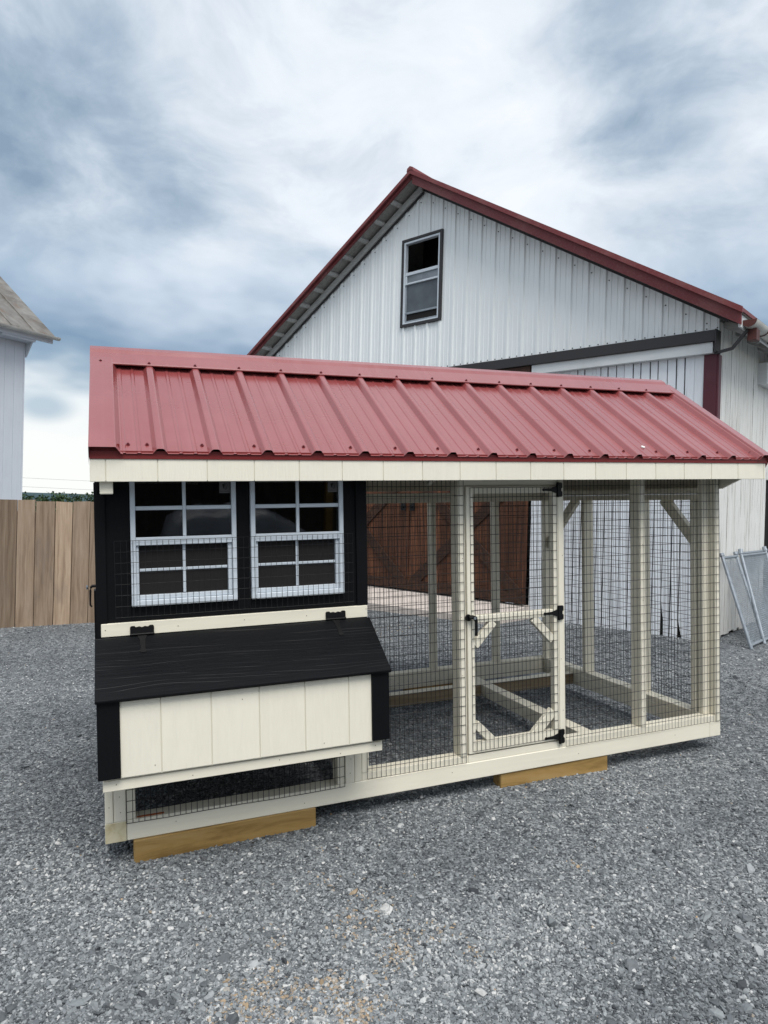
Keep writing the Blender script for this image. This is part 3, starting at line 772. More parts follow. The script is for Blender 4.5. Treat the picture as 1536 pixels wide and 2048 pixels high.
# rake trims: folded strips running up the slope at both ends
def rake(xs, name='rake_trim'):
    rows = [[roofpt(x, t, h) for x, h in xs] for t in (-.02, .3, .6, .9, 1.13)]
    return G().quadstrip(rows).build(name, 'red', coop)
rake([(-.029, -.075), (-.029, .012), (-.024, .014), (.072, .014), (.076, .012), (.094, -.016), (.104, -.0195)])
rake([(3.655, -.0195), (3.664, -.016), (3.680, .012), (3.684, .014), (3.738, .014), (3.744, .012), (3.744, -.075)])
# ridge cap with hemmed edges
cap = []
f = lambda t, h: tuple(Vector((0, YE, ZE))+SLN*t+NRM*h)[1:]
bdir = (BACK_E-APEX).normalized(); bn = Vector((0, bdir[2], -bdir[1])); bn = bn if bn[2] > 0 else -bn
fb = lambda d, h: tuple(APEX+bdir*d+bn*h)[1:]
secs = [f(.978, .004), f(.977, .010), f(.985, .0125), f(1.0, .0105), f(1.02, .012), f(1.115, .017), f(1.145, .026), (APEX[1]+.004, APEX[2]+.032), fb(.025, .024), fb(.05, .015), fb(.14, .008), fb(.155, .002)]
strip('ridge_cap', secs, 'red', coop, -.030, 3.70)
# slanted closing end of the cap on the right
rows = [[(3.70, y, z) for y, z in secs], [(3.712, y-.002, z-.02) for y, z in secs]]
G().quadstrip(rows).build('ridge_cap_end', 'red', coop)
# back slope
prb = profile(.0, 3.71); rows = []
for d in (.03, .75, (BACK_E-APEX).length+.03): rows.append([(x, *tuple(APEX+bdir*d+bn*(h-.02))[1:]) for x, h in prb])
G().quadstrip(rows).build('roof_panel', 'red', coop)
# eave trim and fascia
box('eave_trim', 'red_dark', coop, -.027, 3.738, -.1935, -.188, 1.6815, 1.716, .001)
box('eave_trim_end', 'red_dark', coop, -.028, .09, -.187, -.182, 1.69, 1.745, .001)
fg = [-.027] + [.035+.20445*i for i in range(0, 19)]; fg = [x for x in fg if x < 3.725] + [3.732]
for a, b in zip(fg, fg[1:]):
    if b-a > .01: box('fascia_board', 'cream_siding', coop, a+.0014, b-.0014, -.1885, -.174, 1.5875, 1.683, .0015)
box('fascia_backing', 'cream_x', coop, -.024, 3.73, -.1845, -.150, 1.592, 1.70, .001)
box('fascia_board', 'cream_x', coop, 0, 3.70, CW+.10, CW+.118, 1.56, 1.68)
# sheathing and rafters
def deck(name, mat, h0, h1, x0, x1):
    g = G(); p = [roofpt(0, .03, h0), roofpt(0, APT, h0), roofpt(0, APT, h1), roofpt(0, .03, h1)]
    g.prism([(q[1], q[2]) for q in p], 0, x0, x1); return g.build(name, mat, coop)
deck('roof_sheathing', 'deck', -.038, -.026, -.02, 3.70)
pb = [APEX-bn*.026, BACK_E-bn*.026, BACK_E-bn*.038, APEX-bn*.038]
G().prism([(q[1], q[2]) for q in pb], 0, -.02, 3.70).build('roof_sheathing', 'deck', coop)
for x in (.03, .62, 1.25, 1.86, 2.47, 3.08, 3.69):
    p0 = Vector(roofpt(x, .10, -.085)); p1 = Vector(roofpt(x, APT-.02, -.085)); beam('rafter', 'cream', coop, p0, p1, .08, S15, (1,0,0))
    p0 = APEX-bn*.085+bdir*.03; p1 = BACK_E-bn*.085-bdir*.05; beam('rafter', 'cream', coop, (x, p0[1], p0[2]), (x, p1[1], p1[2]), .08, S15, (1,0,0))
# gable infill at the run end
G().prism([(-.150, 1.59), (-.004, 1.5335), (CW, 1.5435), (CW+.09, 1.60), (CW+.06, 1.66), (APEX[1], APEX[2]-.05), (-.150, 1.705)], 0, CL+.006, CL+.022).build('gable_panel', 'cream', coop)
# screws
scr = G(); scr.tube([(0,0,0), (0,0,.0025)], .0085, 8); scr.tube([(0,0,.0025), (0,0,.008)], .0045, 6); scrm = mesh('screw', scr.v, scr.f, 'screwhead')
eu = NRM.to_track_quat('Z', 'Y').to_euler()
for i in range(15):
    obj('screw', scrm, coop, roofpt(X0R+RIB*i, 1.0, .0115), eu)
    obj('screw', scrm, coop, roofpt(X0R+RIB*i-.05, .075, -.0195), eu)
for x, t, h in ((.02, 1.0, .0115), (.125, .075, -.0195), (3.66, .075, -.0160)): obj('screw', scrm, coop, roofpt(x, t, h), eu)
G().tube([roofpt(2.885, .13, -.02), roofpt(2.885, .13, -.013)], .012, 7).build('white_fleck', 'chalk', coop)
# scrap of orange primer left on the sill under the nest box
box('primer_patch', 'rust_orange', coop, .134, .25, .012, .03, S35+.0008, S35+.0022, .0003)

nl_ = G(); nl_.tube([(0, 0, 0), (0, -.001, 0)], .0024, 6); nlm = mesh('nail_head', nl_.v, nl_.f, 'screwhead'); M['nail'] = plain('dull_nail', (.26, .23, .18), .6); nlm.materials.clear(); nlm.materials.append(M['nail'])
for x, z, yy in [(.05, .36, YN+.016), (.35, .352, YN+.016), (.72, .362, YN+.016), (1.0, .35, YN+.016), (1.17, .362, YN+.016)] + [(.02+RND.uniform(-.004, .004)+.3*i, .945+RND.uniform(-.02, .02), -.030) for i in range(5)] + [(1.772+RND.uniform(-.008, .008), .25+.31*i, 0) for i in range(4)] + [(2.396+RND.uniform(-.008, .008), .3+.29*i, 0) for i in range(4)] + [(2.97, .22+.33*i, .004) for i in range(4)] + [(.018, .16, 0), (.062, .2, .002), (.065, .13, .002), (1.135, .14, 0), (1.14, .21, 0), (.3, .05, 0), (.9, .03, 0), (1.7, .055, 0), (2.5, .04, 0), (3.2, .05, 0)] + [(.2+.36*i, .41+.23*(i % 2)+RND.uniform(0, .02), YN) for i in range(4)]:
    obj('nail_head', nlm, coop, (x, yy-.0002, z))

# support blocks under the coop
cw = lambda p: coop.matrix_world @ Vector(p)
def support(x0, x1, y0, y1, label, tilt=0.0, z1=0.0, z0=-.115):
    c = cw((x0, y0, 0)); o = G().box(0, x1-x0, 0, y1-y0, z0, z1-.001, .004).build('support_block', 'treated')
    o.matrix_world = Matrix.Translation(c) @ rotm.to_4x4() @ Matrix.Rotation(tilt, 4, 'Z')
    return tag(o, label, 'timber block', 'timber blocks under the coop')
support(.117, .956, -.012, .078, 'yellowish treated timber block under the front sill below the nest box', .012)
support(2.00, 2.706, .012, .10, 'yellowish treated timber block under the front sill below the mesh door', -.01)
support(2.72, 3.40, .30, .39, 'treated timber block half hidden under the right end of the coop', 0)
support(.2, .9, 1.7, 1.8, 'treated timber block under the rear left of the coop', 0)
support(2.2, 2.9, 1.76, 1.86, 'treated timber block under the rear right of the coop', 0)

# ---------------------------------------------------------------- the barn
BYAW = -.734; BX, BY = 1.249, 9.782; BZ0 = -1.4
barn = thing('barn', 'white barn with ribbed metal gable, red roof and brown sliding doors behind the coop', 'barn', (BX, BY, CAMZ+BZ0), (0, 0, BYAW))
def bz(z): return z-BZ0
def bbox_(name, mat, x0, x1, y0, y1, z0, z1, par=None, bev=.003): return box(name, mat, par or barn, x0, x1, y0, y1, bz(z0), bz(z1), bev)
AX, AZ = -1.03, 4.685; SR, SLF = .608, .585
def rakez(x): return AZ-(x-AX)*SR if x > AX else AZ-(AX-x)*SLF
XL, XR = -5.25, 3.15
WX0, WX1, WZ0, WZ1 = -1.425, -.657, 2.703, 4.022
def barn_sheet(xa, xb):
    ev = [xa, xb]; hs = {}
    def h_at(x):
        u = (x % .2286); h = 0
        d = min(u, .2286-u)
        if d < .028: h = .021*min(1, (.028-d)/.014)
        for c in (.076, .1524):
            if abs(u-c) < .010: h = max(h, .0055*min(1, (.010-abs(u-c))/.005))
        return h
    i0 = int(math.floor(xa/.2286))-1
    for i in range(i0, i0+8):
        c = i*.2286
        for dx in (-.028, -.014, .014, .028, .066, .071, .081, .086, .1424, .1474, .1574, .1624):
            ev.append(c+dx)
    ev += [AX] + [WX0+.02, WX1-.02]
    ev = sorted(set(round(x, 4) for x in ev if xa <= x <= xb))
    g = G()
    def seg(xs, zb, zt):
        g.quadstrip([[(x, -h_at(x), bz(zb(x))) for x in xs], [(x, -h_at(x), bz(zt(x))) for x in xs]])
    base = lambda x: (1.90 if x > -3.75 else -1.5)
    run = []; mode = None
    for a, b in zip(ev, ev[1:]):
        m2 = 'w' if (a >= WX0+.0199 and b <= WX1-.0199) else 'f'
        bb = base((a+b)/2)
        if m2 == 'f': seg([a, b], lambda x: bb, lambda x: rakez(x)+.02)
        else:
            seg([a, b], lambda x: bb, lambda x: WZ0+.02); seg([a, b], lambda x: WZ1-.02, lambda x: rakez(x)+.02)
    # rows already face the viewer
    return g.build('siding_panel', 'metal_white', barn)
xs = [XL]
x = -5.25
brk = sorted({XL, XR} | {.2286*4*i+.03 for i in range(-6, 4) if XL < .2286*4*i+.03 < XR})
for a, b in zip(brk, brk[1:]): barn_sheet(a, b)
# fasteners along the lower and upper edges
sc2 = G(); sc2.tube([(0,0,0), (0,-.006,0)], .008, 6); sc2m = mesh('screw', sc2.v, sc2.f, 'bronze')
for i in range(-22, 14):
    xx = .2286*i+.05
    if xx > -5 and xx < 3.05: obj('screw', sc2m, barn, (xx, -.001, bz(rakez(xx)-.13)))
    if -1 < xx < 3.05: obj('screw', sc2m, barn, (xx, -.001, bz(2.03))); obj('screw', sc2m, barn, (xx+.11, -.001, bz(2.03)))
# track cover beam over the doors, with white flashing board beneath
bbox_('track_cover', 'bronze', -3.75, 3.147, -.13, -.002, 1.862, 1.985)
bbox_('header_board', 'barn_white', .905, 3.12, -.10, -.002, 1.742, 1.861)
bbox_('track_end_cap', 'bronze', 3.1475, 3.165, -.14, .02, 1.735, 1.99)
# boarded wall right of the doors
nb = 21; bw = (3.012-.91)/nb
for i in range(nb):
    a = .91+i*bw; gp = RND.choice((.004, .005, .008, .012, .006)) if i not in (6, 9, 13, 15, 18) else .024; dy = RND.uniform(0, .008)
    zb = -1.46+ (RND.uniform(.0, .05))
    x_a, x_b = a+gp/2, a+bw-gp/2; k1 = RND.uniform(-.002, .002)
    cut = {15: (.05, -1.16), 17: (.03, -1.0), 19: (.055, -1.2)}.get(i)
    if cut:      # rotted away along one edge near the ground
        poly = [(x_a+cut[0], bz(zb)), (x_b, bz(zb)), (x_b, bz(1.7415)), (x_a, bz(1.7415)), (x_a, bz(cut[1])), (x_a+cut[0]*.4, bz(cut[1]-.12)), (x_a+cut[0]*.8, bz(cut[1]-.2))]
    else: poly = [(x_a, bz(zb)), (x_b-abs(k1)*2, bz(zb+k1*4)), (x_b, bz(1.7415)), (x_a, bz(1.7415))]
    G().prism(poly, 1, -.028+dy, -.006+dy).build('wall_board', 'barn_board', barn)
bbox_('dark_backing_sheet', 'dark', .89, 3.14, .02, .05, -1.5, 1.9)  # near-black sheet: the shade behind the board gaps is in its colour
bbox_('corner_trim', 'maroon', 3.014, 3.152, -.045, -.003, -1.36, 1.7415, bev=.004)
bbox_('corner_trim', 'maroon', 3.1525, 3.172, -.045, .05, -1.36, 1.734, bev=.004)
# right wall boards
y = .052; i = 0
while y < 3.3:
    w_ = RND.uniform(.085, .115); gp = RND.choice((.002, .003, .005, .008)); dx = RND.uniform(0, .008)
    if not (1.97 < y < 2.9): box('wall_board', 'barn_board_old', barn, 3.130+dx, 3.152+dx, y+gp/2, y+w_-gp/2, bz(-1.37+RND.uniform(-.03,.03)), bz(2.1), .002)
    else: box('wall_board', 'barn_board_old', barn, 3.130+dx, 3.152+dx, y+gp/2, y+w_-gp/2, bz(.47), bz(2.1), .002)
    y += w_
bbox_('dark_backing_sheet', 'dark', 3.08, 3.125, .055, 9.0, -1.5, 2.1)  # same near-black colour gives the side wall gaps their shade
bbox_('far_wall_boarding', 'barn_board_old', 3.126, 3.152, 3.3, 9.0, -1.4, 2.1)
bbox_('dark_doorway_sheet', 'dark', 3.127, 3.15, 2.0, 2.85, -1.4, .42)  # flat near-black sheet in place of an unlit doorway
bbox_('side_lintel', 'barn_white', 3.153, 3.26, 1.53, 2.95, 1.63, 1.90)
bbox_('dark_backing_sheet', 'dark', XL+.02, -3.6, .03, .06, -1.5, 2.2)
bbox_('left_wall', 'barn_board', XL, XL+.04, .06, 9.0, -1.5, 2.1)
bbox_('back_wall', 'barn_board', XL, XR, 9.0, 9.04, -1.5, 2.1)
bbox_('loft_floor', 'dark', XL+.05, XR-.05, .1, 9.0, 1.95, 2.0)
# roof: two slopes with red fascia boards, purlin ends and grey soffit on the left rake
OV = -.30
def slope_prism(name, mat, side, h0, h1, y0, y1, x_end):
    s_ = SR if side > 0 else -SLF
    zt = lambda x, h: AZ-(x-AX)*s_+h if side > 0 else AZ+(x-AX)*SLF+h
    p = [(AX, bz(zt(AX, h0))), (x_end, bz(zt(x_end, h0))), (x_end, bz(zt(x_end, h1))), (AX, bz(zt(AX, h1)))]
    return G().prism(p, 1, y0, y1).build(name, mat, barn)
XE = 3.47; XEL = -5.75
slope_prism('roof_slope', 'barn_red', 1, .135, .175, OV-.03, 9.2, XE)
slope_prism('roof_slope', 'barn_red', -1, .135, .175, OV-.03, 9.2, XEL)
slope_prism('rake_fascia', 'barn_red', 1, -.005, .134, OV, OV+.03, XE-.02)
slope_prism('rake_fascia', 'barn_red', -1, .085, .134, OV, OV+.03, XEL+.02)
slope_prism('rake_cap', 'barn_red', 1, .12, .182, OV-.052, OV-.031, XE+.005)
slope_prism('rake_cap', 'barn_red', -1, .125, .178, OV-.052, OV-.031, XEL-.005)
slope_prism('soffit_boards', 'soffit', 1, .115, .133, OV+.031, 9.1, XE-.02)
slope_prism('soffit_boards', 'soffit', -1, .115, .133, OV+.031, 9.1, XEL+.02)
slope_prism('frieze_trim', 'bronze', 1, -.02, .05, -.035, -.02, XR+.1)
slope_prism('frieze_trim', 'frieze', -1, -.035, .07, -.075, -.02, XL-.02)
slope_prism('frieze_edge', 'bronze', -1, -.06, -.036, -.045, -.02, XL-.02)
G().prism([(AX-.06, bz(AZ+.15)), (AX, bz(AZ+.178)), (AX+.06, bz(AZ+.15)), (AX+.05, bz(AZ+.20)), (AX, bz(AZ+.225)), (AX-.05, bz(AZ+.20))], 1, OV-.058, 9.2).build('ridge_cap', 'barn_red', barn)
xx = -1.40
while xx > -5.6:
    zc = AZ-(AX-xx)*SLF
    c, s_ = math.cos(math.atan(SLF)), math.sin(math.atan(SLF))
    g = G(); m_ = Matrix(((c,0,-s_,xx),(0,1,0,0),(s_,0,c,bz(zc)),(0,0,0,1)))
    g.box(-.036, .036, OV+.031, -.076, .060, .114, .003, m_); g.build('purlin_end', 'frieze', barn)
    xx -= .335
# gable window
gw = obj('window', None, barn); tag(gw, 'white sash window in dark trim, upper sash slid down')
def GW(nm, mat, a, b, c, d, y0=-.03, y1=.03, be=.003): return box(nm, mat, gw, a, b, y0, y1, bz(c), bz(d), be)
t = .042
GW('trim', 'bronze', WX0, WX0+t, WZ0, WZ1, -.036, .02); GW('trim', 'bronze', WX1-t, WX1, WZ0, WZ1, -.036, .02)
GW('trim', 'bronze', WX0+t, WX1-t, WZ1-t, WZ1, -.036, .02); GW('trim', 'bronze', WX0+t, WX1-t, WZ0, WZ0+t, -.036, .02)
a, b, c, d = WX0+t, WX1-t, WZ0+t, WZ1-t
for q in ((a, a+.03, c, d), (b-.03, b, c, d), (a+.03, b-.03, d-.03, d), (a+.03, b-.03, c, c+.022)): GW('frame', 'vinyl', *q, -.028, .04)
a += .03; b -= .03; c += .022; d -= .03
GW('sash_rail', 'vinyl', a, b, 3.475, 3.52, -.015, .02); GW('sash_rail', 'vinyl', a, b, 3.335, 3.362, -.022, .015)
GW('sash_rail', 'galv', a, b, 2.895, 2.925, -.010, .02); GW('sash_stile', 'vinyl', a, a+.025, 3.362, 3.475, -.012, .02)
GW('sash_stile', 'galv', a, a+.022, c, 3.335, -.004, .02); GW('sash_rail', 'galv', a+.022, b, c, c+.03, -.004, .02)
M['dusty'] = plain('dusty_glass', (.20, .225, .25), .25, 0, .5, .15, 3)
M['dusty2'] = plain('dusty_screen', (.095, .112, .13), .35, 0, .5, .2, 3)
GW('pane', 'dusty', a+.025, b, 3.362, 3.475, .004, .008, .0005); GW('pane', 'dusty2', a+.022, b, 2.925, 3.335, .006, .010, .0005)
GW('pane', 'screen', a+.022, b, c+.03, 2.895, .008, .012, .0005)
box('dark_window_sheet', 'dark', gw, WX0-.1, WX1+.1, .6, .62, bz(WZ0-.2), bz(WZ1+.2))  # near-black plate: darkness of the loft behind the sash, put into colour
# sliding doors: two leaves of upright planks with crossbuck braces
def leaf(x0, x1):
    d_ = obj('sliding_door', None, barn); z0, z1 = -1.225, 1.858; y1 = -.055
    n = 14; w_ = (x1-x0)/n
    for i in range(n):
        dy = RND.uniform(0, .004)
        box('plank', 'door_brown', d_, x0+i*w_+.002, x0+(i+1)*w_-.002, y1-.022+dy, y1, bz(z0), bz(z1), .002)
    yf = y1-.0235
    for (a, b, c, dd) in ((x0, x1, z0, z0+.14), (x0, x1, .42, .58), (x0, x1, z1-.16, z1), ):
        box('door_rail', 'door_brace', d_, a, b, yf-.022, yf, bz(c), bz(dd), .002)
    for (p, q) in (((x0+.08, z0+.10), (x1-.08, .46)), ((x0+.08, .46), (x1-.08, z0+.10)), ((x0+.08, .55), (x1-.08, z1-.1)), ((x0+.08, z1-.1), (x1-.08, .55))):
        up = q[1] > p[1]
        beam('crossbuck', 'door_brace', d_, (p[0], yf-(.009 if up else .0095)-.003*up, bz(p[1])), (q[0], yf-(.009 if up else .0095)-.003*up, bz(q[1])), .15, .018, (0,1,0))
    return d_
lf = leaf(-1.095, .885); leaf(-3.08, -1.105)
for xx in (-1.20, -1.03):
    G().box(xx-.045, xx+.045, -.118, -.103, bz(-.06), bz(.10), .004).tube([(xx, -.118, bz(-.01)), (xx, -.135, bz(-.01))], .018, 8).build('door_latch', 'hardware', barn)
box('door_roller', 'galv', barn, .60, .74, -.10, -.078, bz(-1.235), bz(-1.19))
# concrete ramp at the barn doors
rp = G()
P = lambda x, y, z: (x, y, bz(z))
rp.add([P(-3.4, -.02, -1.245), P(.93, -.02, -1.245), P(.80, -.75, -1.36), P(-3.4, -.75, -1.42), P(-3.4, -.02, -1.7), P(.93, -.02, -1.7), P(.80, -.75, -1.7), P(-3.4, -.75, -1.7)],
       [(0,3,2,1), (2,6,5,1), (3,7,6,2), (0,4,7,3), (0,1,5,4), (4,5,6,7)])
ramp = rp.build('door_ramp', 'concrete'); ramp.matrix_world = Matrix.Translation((BX, BY, CAMZ+BZ0)) @ Matrix.Rotation(BYAW, 4, 'Z')
tag(ramp, 'pale concrete ramp in front of the brown barn doors', None, kind='structure')
# gutter along the right eave
gt = G(); rows = []
ez = AZ-(XE-AX)*SR+.05
for yy in (-.20, 1, 3, 6, 9.1):
    rows.append([(XE+.03+.075*math.cos(a), yy, bz(ez+.02+.075*math.sin(a))) for a in np.linspace(math.pi, 2*math.pi, 9)])
gt.quadstrip(rows); gt.build('gutter', 'gutter', barn, True)
for yy in (-.19, ):
    G().prism([(XE+.03+.075*math.cos(a), bz(ez+.02+.075*math.sin(a))) for a in np.linspace(math.pi, 2*math.pi, 9)], 1, yy-.012, yy).build('gutter_end', 'gutter_red', barn)
box('gutter_outlet', 'gutter_red', barn, XE-.01, XE+.08, -.10, .02, bz(ez-.17), bz(ez-.05))
for yy in (.28, .75, 1.3, 1.9, 2.5):
    g = G(); g.tube([(XE+.03+.08*math.cos(a), yy, bz(ez+.02+.08*math.sin(a))) for a in np.linspace(math.pi, 2*math.pi, 9)], .006, 6); g.build('gutter_hanger', 'gutter_red', barn)
bbox_('eave_board', 'barn_white', XE-.055, XE-.03, OV+.035, 9.0, ez-.06, ez+.07)
for yy in np.arange(.15, 4.2, .45): beam('rafter_tail', 'frieze', barn, (3.16, yy, bz(ez+.10)), (XE-.06, yy, bz(ez-.03)), .08, .04, (0,1,0))
g = G(); g.beam((3.15, -.10, bz(1.735)), (3.33, -.12, bz(1.76)), .03, .03); g.beam((3.32, -.12, bz(1.755)), (3.47, -.13, bz(1.93)), .03, .03); g.build('track_bracket', 'bronze', barn)

# ---------------------------------------------------------------- chain link panels leaning on the barn's right wall
barn_m = Matrix.Translation((BX, BY, CAMZ+BZ0)) @ Matrix.Rotation(BYAW, 4, 'Z')
def gate(y0, y1, xb, xt, zt, skew, label):
    p = barn_m @ Vector((xb, y0, 0)); gzb = gz(p[0], p[1]) - (CAMZ+BZ0)
    o = obj('chain_link_panel', None); o.matrix_world = Matrix.Translation((p[0], p[1], p[2]+gzb)) @ Matrix.Rotation(BYAW, 4, 'Z')
    tag(o, label, 'fence panel', 'chain link panels leaning on the barn')
    H = Vector((xt-xb, skew, bz(zt)-gzb)); Wd = Vector((0, y1-y0, 0))
    r = .019
    for s in (0, 1):
        G().tube([Wd*s+Vector((0,0,.0)), Wd*s+H], r, 10).build('tube_post', 'galv', o)
        e = Wd*s+H; G().tube([e-H.normalized()*.012, e+H.normalized()*.02], r*1.4, 10).build('post_cap', 'galv', o)
    for k in (.04, .97):
        G().tube([H*k, H*k+Wd], r*.85, 8).build('tube_rail', 'galv', o)
    # woven diamonds
    g = G(); du, dv = H.normalized(), Wd.normalized(); hh, ww = H.length*.93, Wd.length; n_ = du.cross(dv)
    st = .046; m = int((hh+ww)/st)
    def clip(a0, b0, sgn):
        pts = []
        for tt in np.linspace(0, 1, 2): pass
        # line v = sgn*(u-c)
        return None
    for i in range(-int(ww/st)-1, int(hh/st)+1):
        c = i*st
        for sgn in (1, -1):
            # u from c .. c+ww as v from 0..ww (sgn +) or ww..0
            u0, u1 = max(0, c), min(hh, c+ww)
            if u1-u0 < .005: continue
            v0, v1 = (u0-c, u1-c) if sgn > 0 else (ww-(u0-c), ww-(u1-c))
            a = du*(u0+H.length*.04)+dv*v0+n_*.003*sgn; b = du*(u1+H.length*.04)+dv*v1+n_*.003*sgn
            g.tube([a, b], .0027, 4, False)
    w = g.build('chain_link', 'galv_wire', o); w['kind'] = 'stuff'
gate(-.07, .44, 3.585, 3.21, -.445, .19, 'narrow galvanised chain link panel nearest the coop, leaning on the barn')
gate(.36, 1.42, 3.60, 3.24, -.44, .35, 'wide galvanised chain link panel second from the coop')
gate(.52, 1.56, 3.54, 3.20, -.42, .33, 'galvanised chain link panel behind the wide one, against the barn')

# ---------------------------------------------------------------- wooden fence on the left
fence = thing('wooden_fence', 'weathered brown upright board fence left of the coop', 'fence', (-5.03, 9.295, gz(-5.03, 9.295)))
fd = Vector((-3.88+5.03, 9.547-9.295, 0)).normalized(); fn = Vector((fd[1], -fd[0], 0))
fy = math.atan2(fd[1], fd[0]); fence.rotation_euler = (0, 0, fy)
xx = -1.7; i = 0
while xx < 3.6:
    w_ = RND.uniform(.215, .245); gp = RND.uniform(.008, .020)
    wx = fence.location + fd*xx; zb = gz(wx[0], wx[1])-fence.location[2]-.02
    xm = xx+w_/2
    zt = CAMZ-fence.location[2] + (-.02 -.035*math.sin((xm+.2)*1.5) if xm < 1.5 else -.02) + RND.uniform(-.012, .012)
    n = 6; vs = []; rows = []
    g = G(); lean = RND.uniform(-.006, .006)
    ysh = RND.uniform(-.006, .006)
    lft = [(xx+gp/2+lean*k/5+RND.uniform(-.003,.003), zb+(zt-zb)*k/5) for k in range(6)]
    rgt = [(xx+w_-gp/2+lean*k/5+RND.uniform(-.003,.003), zb+(zt-zb)*k/5+ (RND.uniform(-.012,.012) if k == 5 else 0)) for k in range(6)]
    g.prism(lft[::-1]+rgt, 1, ysh-.012, ysh+.012)
    o = g.build('board', 'fence', fence); xx += w_; i += 1
xx = -1.6
while xx < 3.5:
    box('backing_board', 'fence', fence, xx, xx+.2, .0185, .036, .05, 1.55, .002); xx += .2295  # second layer added behind the gaps so that they look dark
for z in (.35, 1.3): box('rail', 'fence', fence, -1.7, 3.6, .037, .077, z, z+.09)
for x in (-1.5, .9, 3.3): box('fence_post', 'fence', fence, x, x+.09, .078, .168, -.2, 1.5)

# ---------------------------------------------------------------- white building on the left
hd_ = Vector((.47, .8827, 0)).normalized(); hn = Vector((-hd_[1], hd_[0], 0))
gc = Vector((-6.89, 14.6, 0))                       # far lower corner of the roof, over the gutter end
house = thing('shed', 'white boarded building with weathered tin roof at the left edge', 'building', (gc[0], gc[1], gz(gc[0], gc[1])), (0, 0, math.atan2(hd_[1], hd_[0])))
HB = gz(gc[0], gc[1])
def hz(z): return z+CAMZ-HB
# local x along the eave (0 at the far end, negative towards the camera), y inwards up the slope
EAVE = 3.27; OVH = .35; GOV = .45
for i in range(30):
    a = -GOV-(i+1)*.20; box('wall_board', 'house_white', house, a+.0015, a+.1985, OVH, OVH+.02, -.4, hz(EAVE-.02), .002)
box('corner_board', 'house_white', house, -GOV, -GOV+.03, OVH-.006, OVH+.06, -.4, hz(EAVE-.02), .003)
G().prism([(OVH+.02, -.4), (OVH+5, -.4), (OVH+5, hz(EAVE+.2)), (2.9, hz(EAVE+.8*2.85)), (OVH+.02, hz(EAVE+.25))], 0, -GOV-.03, -GOV-.001).build('gable_wall', 'house_white', house)
box('back_wall', 'house_white', house, -6.5, -GOV, OVH+5, OVH+5.03, -.4, hz(EAVE))
sl = .80; nseam = 14
for i in range(nseam):
    a, b = -.48*(i+1), -.48*i
    g = G(); y0, y1 = 0, 2.95
    P4 = lambda y, h: (y, hz(EAVE+.05+sl*y+h))
    g.prism([P4(y0, 0), P4(y1, 0), P4(y1, .012), P4(y0, .012)], 0, a+.004, b-.004); g.build('roof_sheet', 'tin', house)
    g = G(); g.prism([P4(y0, .0125), P4(y1, .0125), P4(y1, .04), P4(y0, .04)], 0, a-.012, a+.012); g.build('roof_seam', 'tin', house)
g = G(); g.prism([(2.96, hz(EAVE+.05+sl*2.96)), (5.9, hz(EAVE+.05)), (5.9, hz(EAVE+.07)), (2.96, hz(EAVE+.08+sl*2.96))], 0, -6.7, 0); g.build('back_slope', 'tin', house)
g = G(); rows = [[(x, .0-.055+.06*math.cos(a), hz(EAVE+.03+.06*math.sin(a))) for a in np.linspace(math.pi, 2*math.pi, 8)] for x in (-6.7, .06)]
g.quadstrip(rows); g.build('gutter', 'gutter', house, True)
box('fascia_board', 'house_white', house, -6.6, -.02, .03, .06, hz(EAVE-.10), hz(EAVE+.045))
box('soffit_box', 'house_white', house, -1.1, -GOV+.06, .061, OVH-.003, hz(EAVE-.14), hz(EAVE+.02))
G().prism([(.06, hz(EAVE+.02)), (OVH+.1, hz(EAVE+.02)), (OVH+.1, hz(EAVE-.42)), (OVH, hz(EAVE-.42))], 0, -GOV+.04, -GOV+.07).build('eave_return', 'house_white', house)

# ---------------------------------------------------------------- distance: hill, wood, wires
hv = []; hf = []
K = 60
for i in range(K+1):
    a = -1.1+1.5*i/K; h = 14+7*noise.noise(Vector((i*.13, 0, 0)))+3*noise.noise(Vector((i*.5, 3, 0)))
    hv += [(1500*math.sin(a), 1500*math.cos(a), -14), (1620*math.sin(a), 1620*math.cos(a), h*.55), (1800*math.sin(a), 1800*math.cos(a), h*.75-1)]
for i in range(K): hf += [(3*i, 3*i+3, 3*i+4, 3*i+1), (3*i+1, 3*i+4, 3*i+5, 3*i+2)]
M['hill'] = plain('blue_green_hill', (.045, .075, .085), .9, 0, .1, .15, .01)
tag(obj('hills', mesh('hills', hv, hf, 'hill', True)), 'low wooded hills on the horizon', None, kind='structure')
def far_wood():
    rg = np.random.default_rng(3); V = []; F = []
    N_ = 150
    for i in range(N_):
        a = -.75+1.2*i/N_+rg.normal(0, .004); d = rg.uniform(360, 430)
        cx, cy = d*math.sin(a), d*math.cos(a); b = gz(cx, cy); H = rg.uniform(8.8, 12.2); R = rg.uniform(2.4, 4.2)
        for k in range(150):
            t_ = rg.normal(size=3); t_ /= np.linalg.norm(t_); q = rg.uniform(.55, 1)
            c = np.array([cx+t_[0]*R*q*1.25, cy+t_[1]*R*q, b+H*.56+t_[2]*H*.44*q])
            u = rg.normal(size=3); u /= np.linalg.norm(u); w = np.cross(u, rg.normal(size=3)); w /= np.linalg.norm(w); s_ = rg.uniform(.35, .75)
            j = len(V); V += [tuple(c+u*s_), tuple(c+w*s_), tuple(c-u*s_), tuple(c-w*s_)]; F.append((j, j+1, j+2, j+3))
    M['leaf'] = plain('far_foliage', (.040, .068, .030), .8, 0, .2, .3, .08)
    tag(obj('far_wood', mesh('far_wood', V, F, 'leaf')), 'dark tree line on the horizon above the fence', 'trees', kind='stuff')
far_wood()
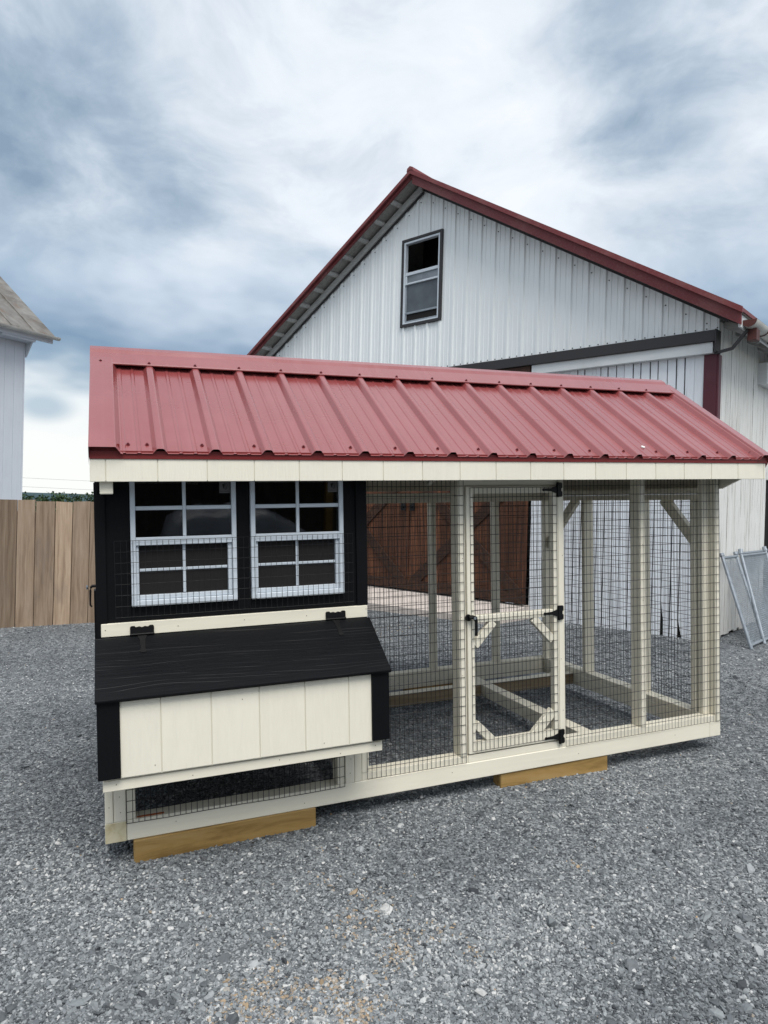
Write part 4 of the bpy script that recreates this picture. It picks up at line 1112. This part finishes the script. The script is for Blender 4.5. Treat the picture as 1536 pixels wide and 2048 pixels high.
for k, (z, lb) in enumerate(((5.2, 'upper thin overhead wire crossing the pale sky left of the coop'), (4.1, 'lower thin overhead wire crossing the pale sky left of the coop'))):
    g = G(); pts = []
    for i in range(13):
        tt = i/12; x = -90+110*tt; pts.append((x, 85+8*tt, z+CAMZ-1.1-2.1*tt+ .9*((tt-.5)**2*4-1)))
    g.tube(pts, .011, 4); tag(g.build('overhead_wire', 'wire'), lb, 'wire', 'overhead wires')

# ---------------------------------------------------------------- open shed behind the viewer, mirrored in the coop windows
SY = math.atan2(.3634, .9307); so = cw((2.2, -11.2, 0)); sz = gz(so[0], so[1])
shed = thing('open_shed', 'dark open fronted pole shed across the yard, mirrored in the coop windows', 'shed', (so[0], so[1], sz), (0, 0, SY))
M['shed_wood'] = wood('old_shed_boards', (.14, .12, .10), (.22, .19, .16), (.30, .26, .22), (20, 20, 1.2), .85, .4, .2)
dzs = so[2]-sz
for x in (-6, -2.6, 2.1, 4.2, 7): box('post', 'treated' if x == 2.1 else 'shed_wood', shed, x, x+.16, -.16, 0, -.2, 3.2)
box('back_wall', 'shed_wood', shed, -6, 7.16, -2.65, -2.6, -.2, 3.2); box('side_wall', 'shed_wood', shed, -6.05, -6, -2.6, 0, -.2, 3.3); box('side_wall', 'shed_wood', shed, 7.16, 7.21, -2.6, 0, -.2, 3.3)
G().prism([(.3, 3.35), (.3, 3.43), (-2.9, 3.05), (-2.9, 2.97)], 0, -6.3, 7.4).build('roof', 'tin', shed)
box('header', 'shed_wood', shed, -6, 7.16, -.2, -.17, 2.9, 3.2)
cvr = thing('covered_machine', 'machine under a crumpled grey tarpaulin in front of the open shed', 'machine', (so[0], so[1], sz), (0, 0, SY))
rows = []
for j in range(13):
    v_ = j/12; row = []
    for i in range(25):
        u_ = i/24; x = -1.35+2.65*u_; y = .5+1.6*v_
        h = dzs+.85+.58*max(0, math.sin(math.pi*min(1, .08+u_*.92)))**.6*max(.2, math.sin(math.pi*v_))**.4 + .10*noise.noise(Vector((x*1.7, y*1.7, 1)))+.11*noise.noise(Vector((x*3.1, y*3.1, 1)))
        if i in (0, 24) or j in (0, 12): h = dzs+.72
        row.append((x, y, h))
    rows.append(row)
G().quadstrip(rows).build('tarpaulin', 'tarp', cvr, True)
box('chassis', 'gutter_red', cvr, -1.5, 1.45, .55, 2.05, .25, dzs+.74)
for x in (-.95, .85):
    for y in (.45, 2.0): G().tube([(x, y, .33), (x, y+.14, .33)], .33, 16).build('wheel', 'hardware', cvr)
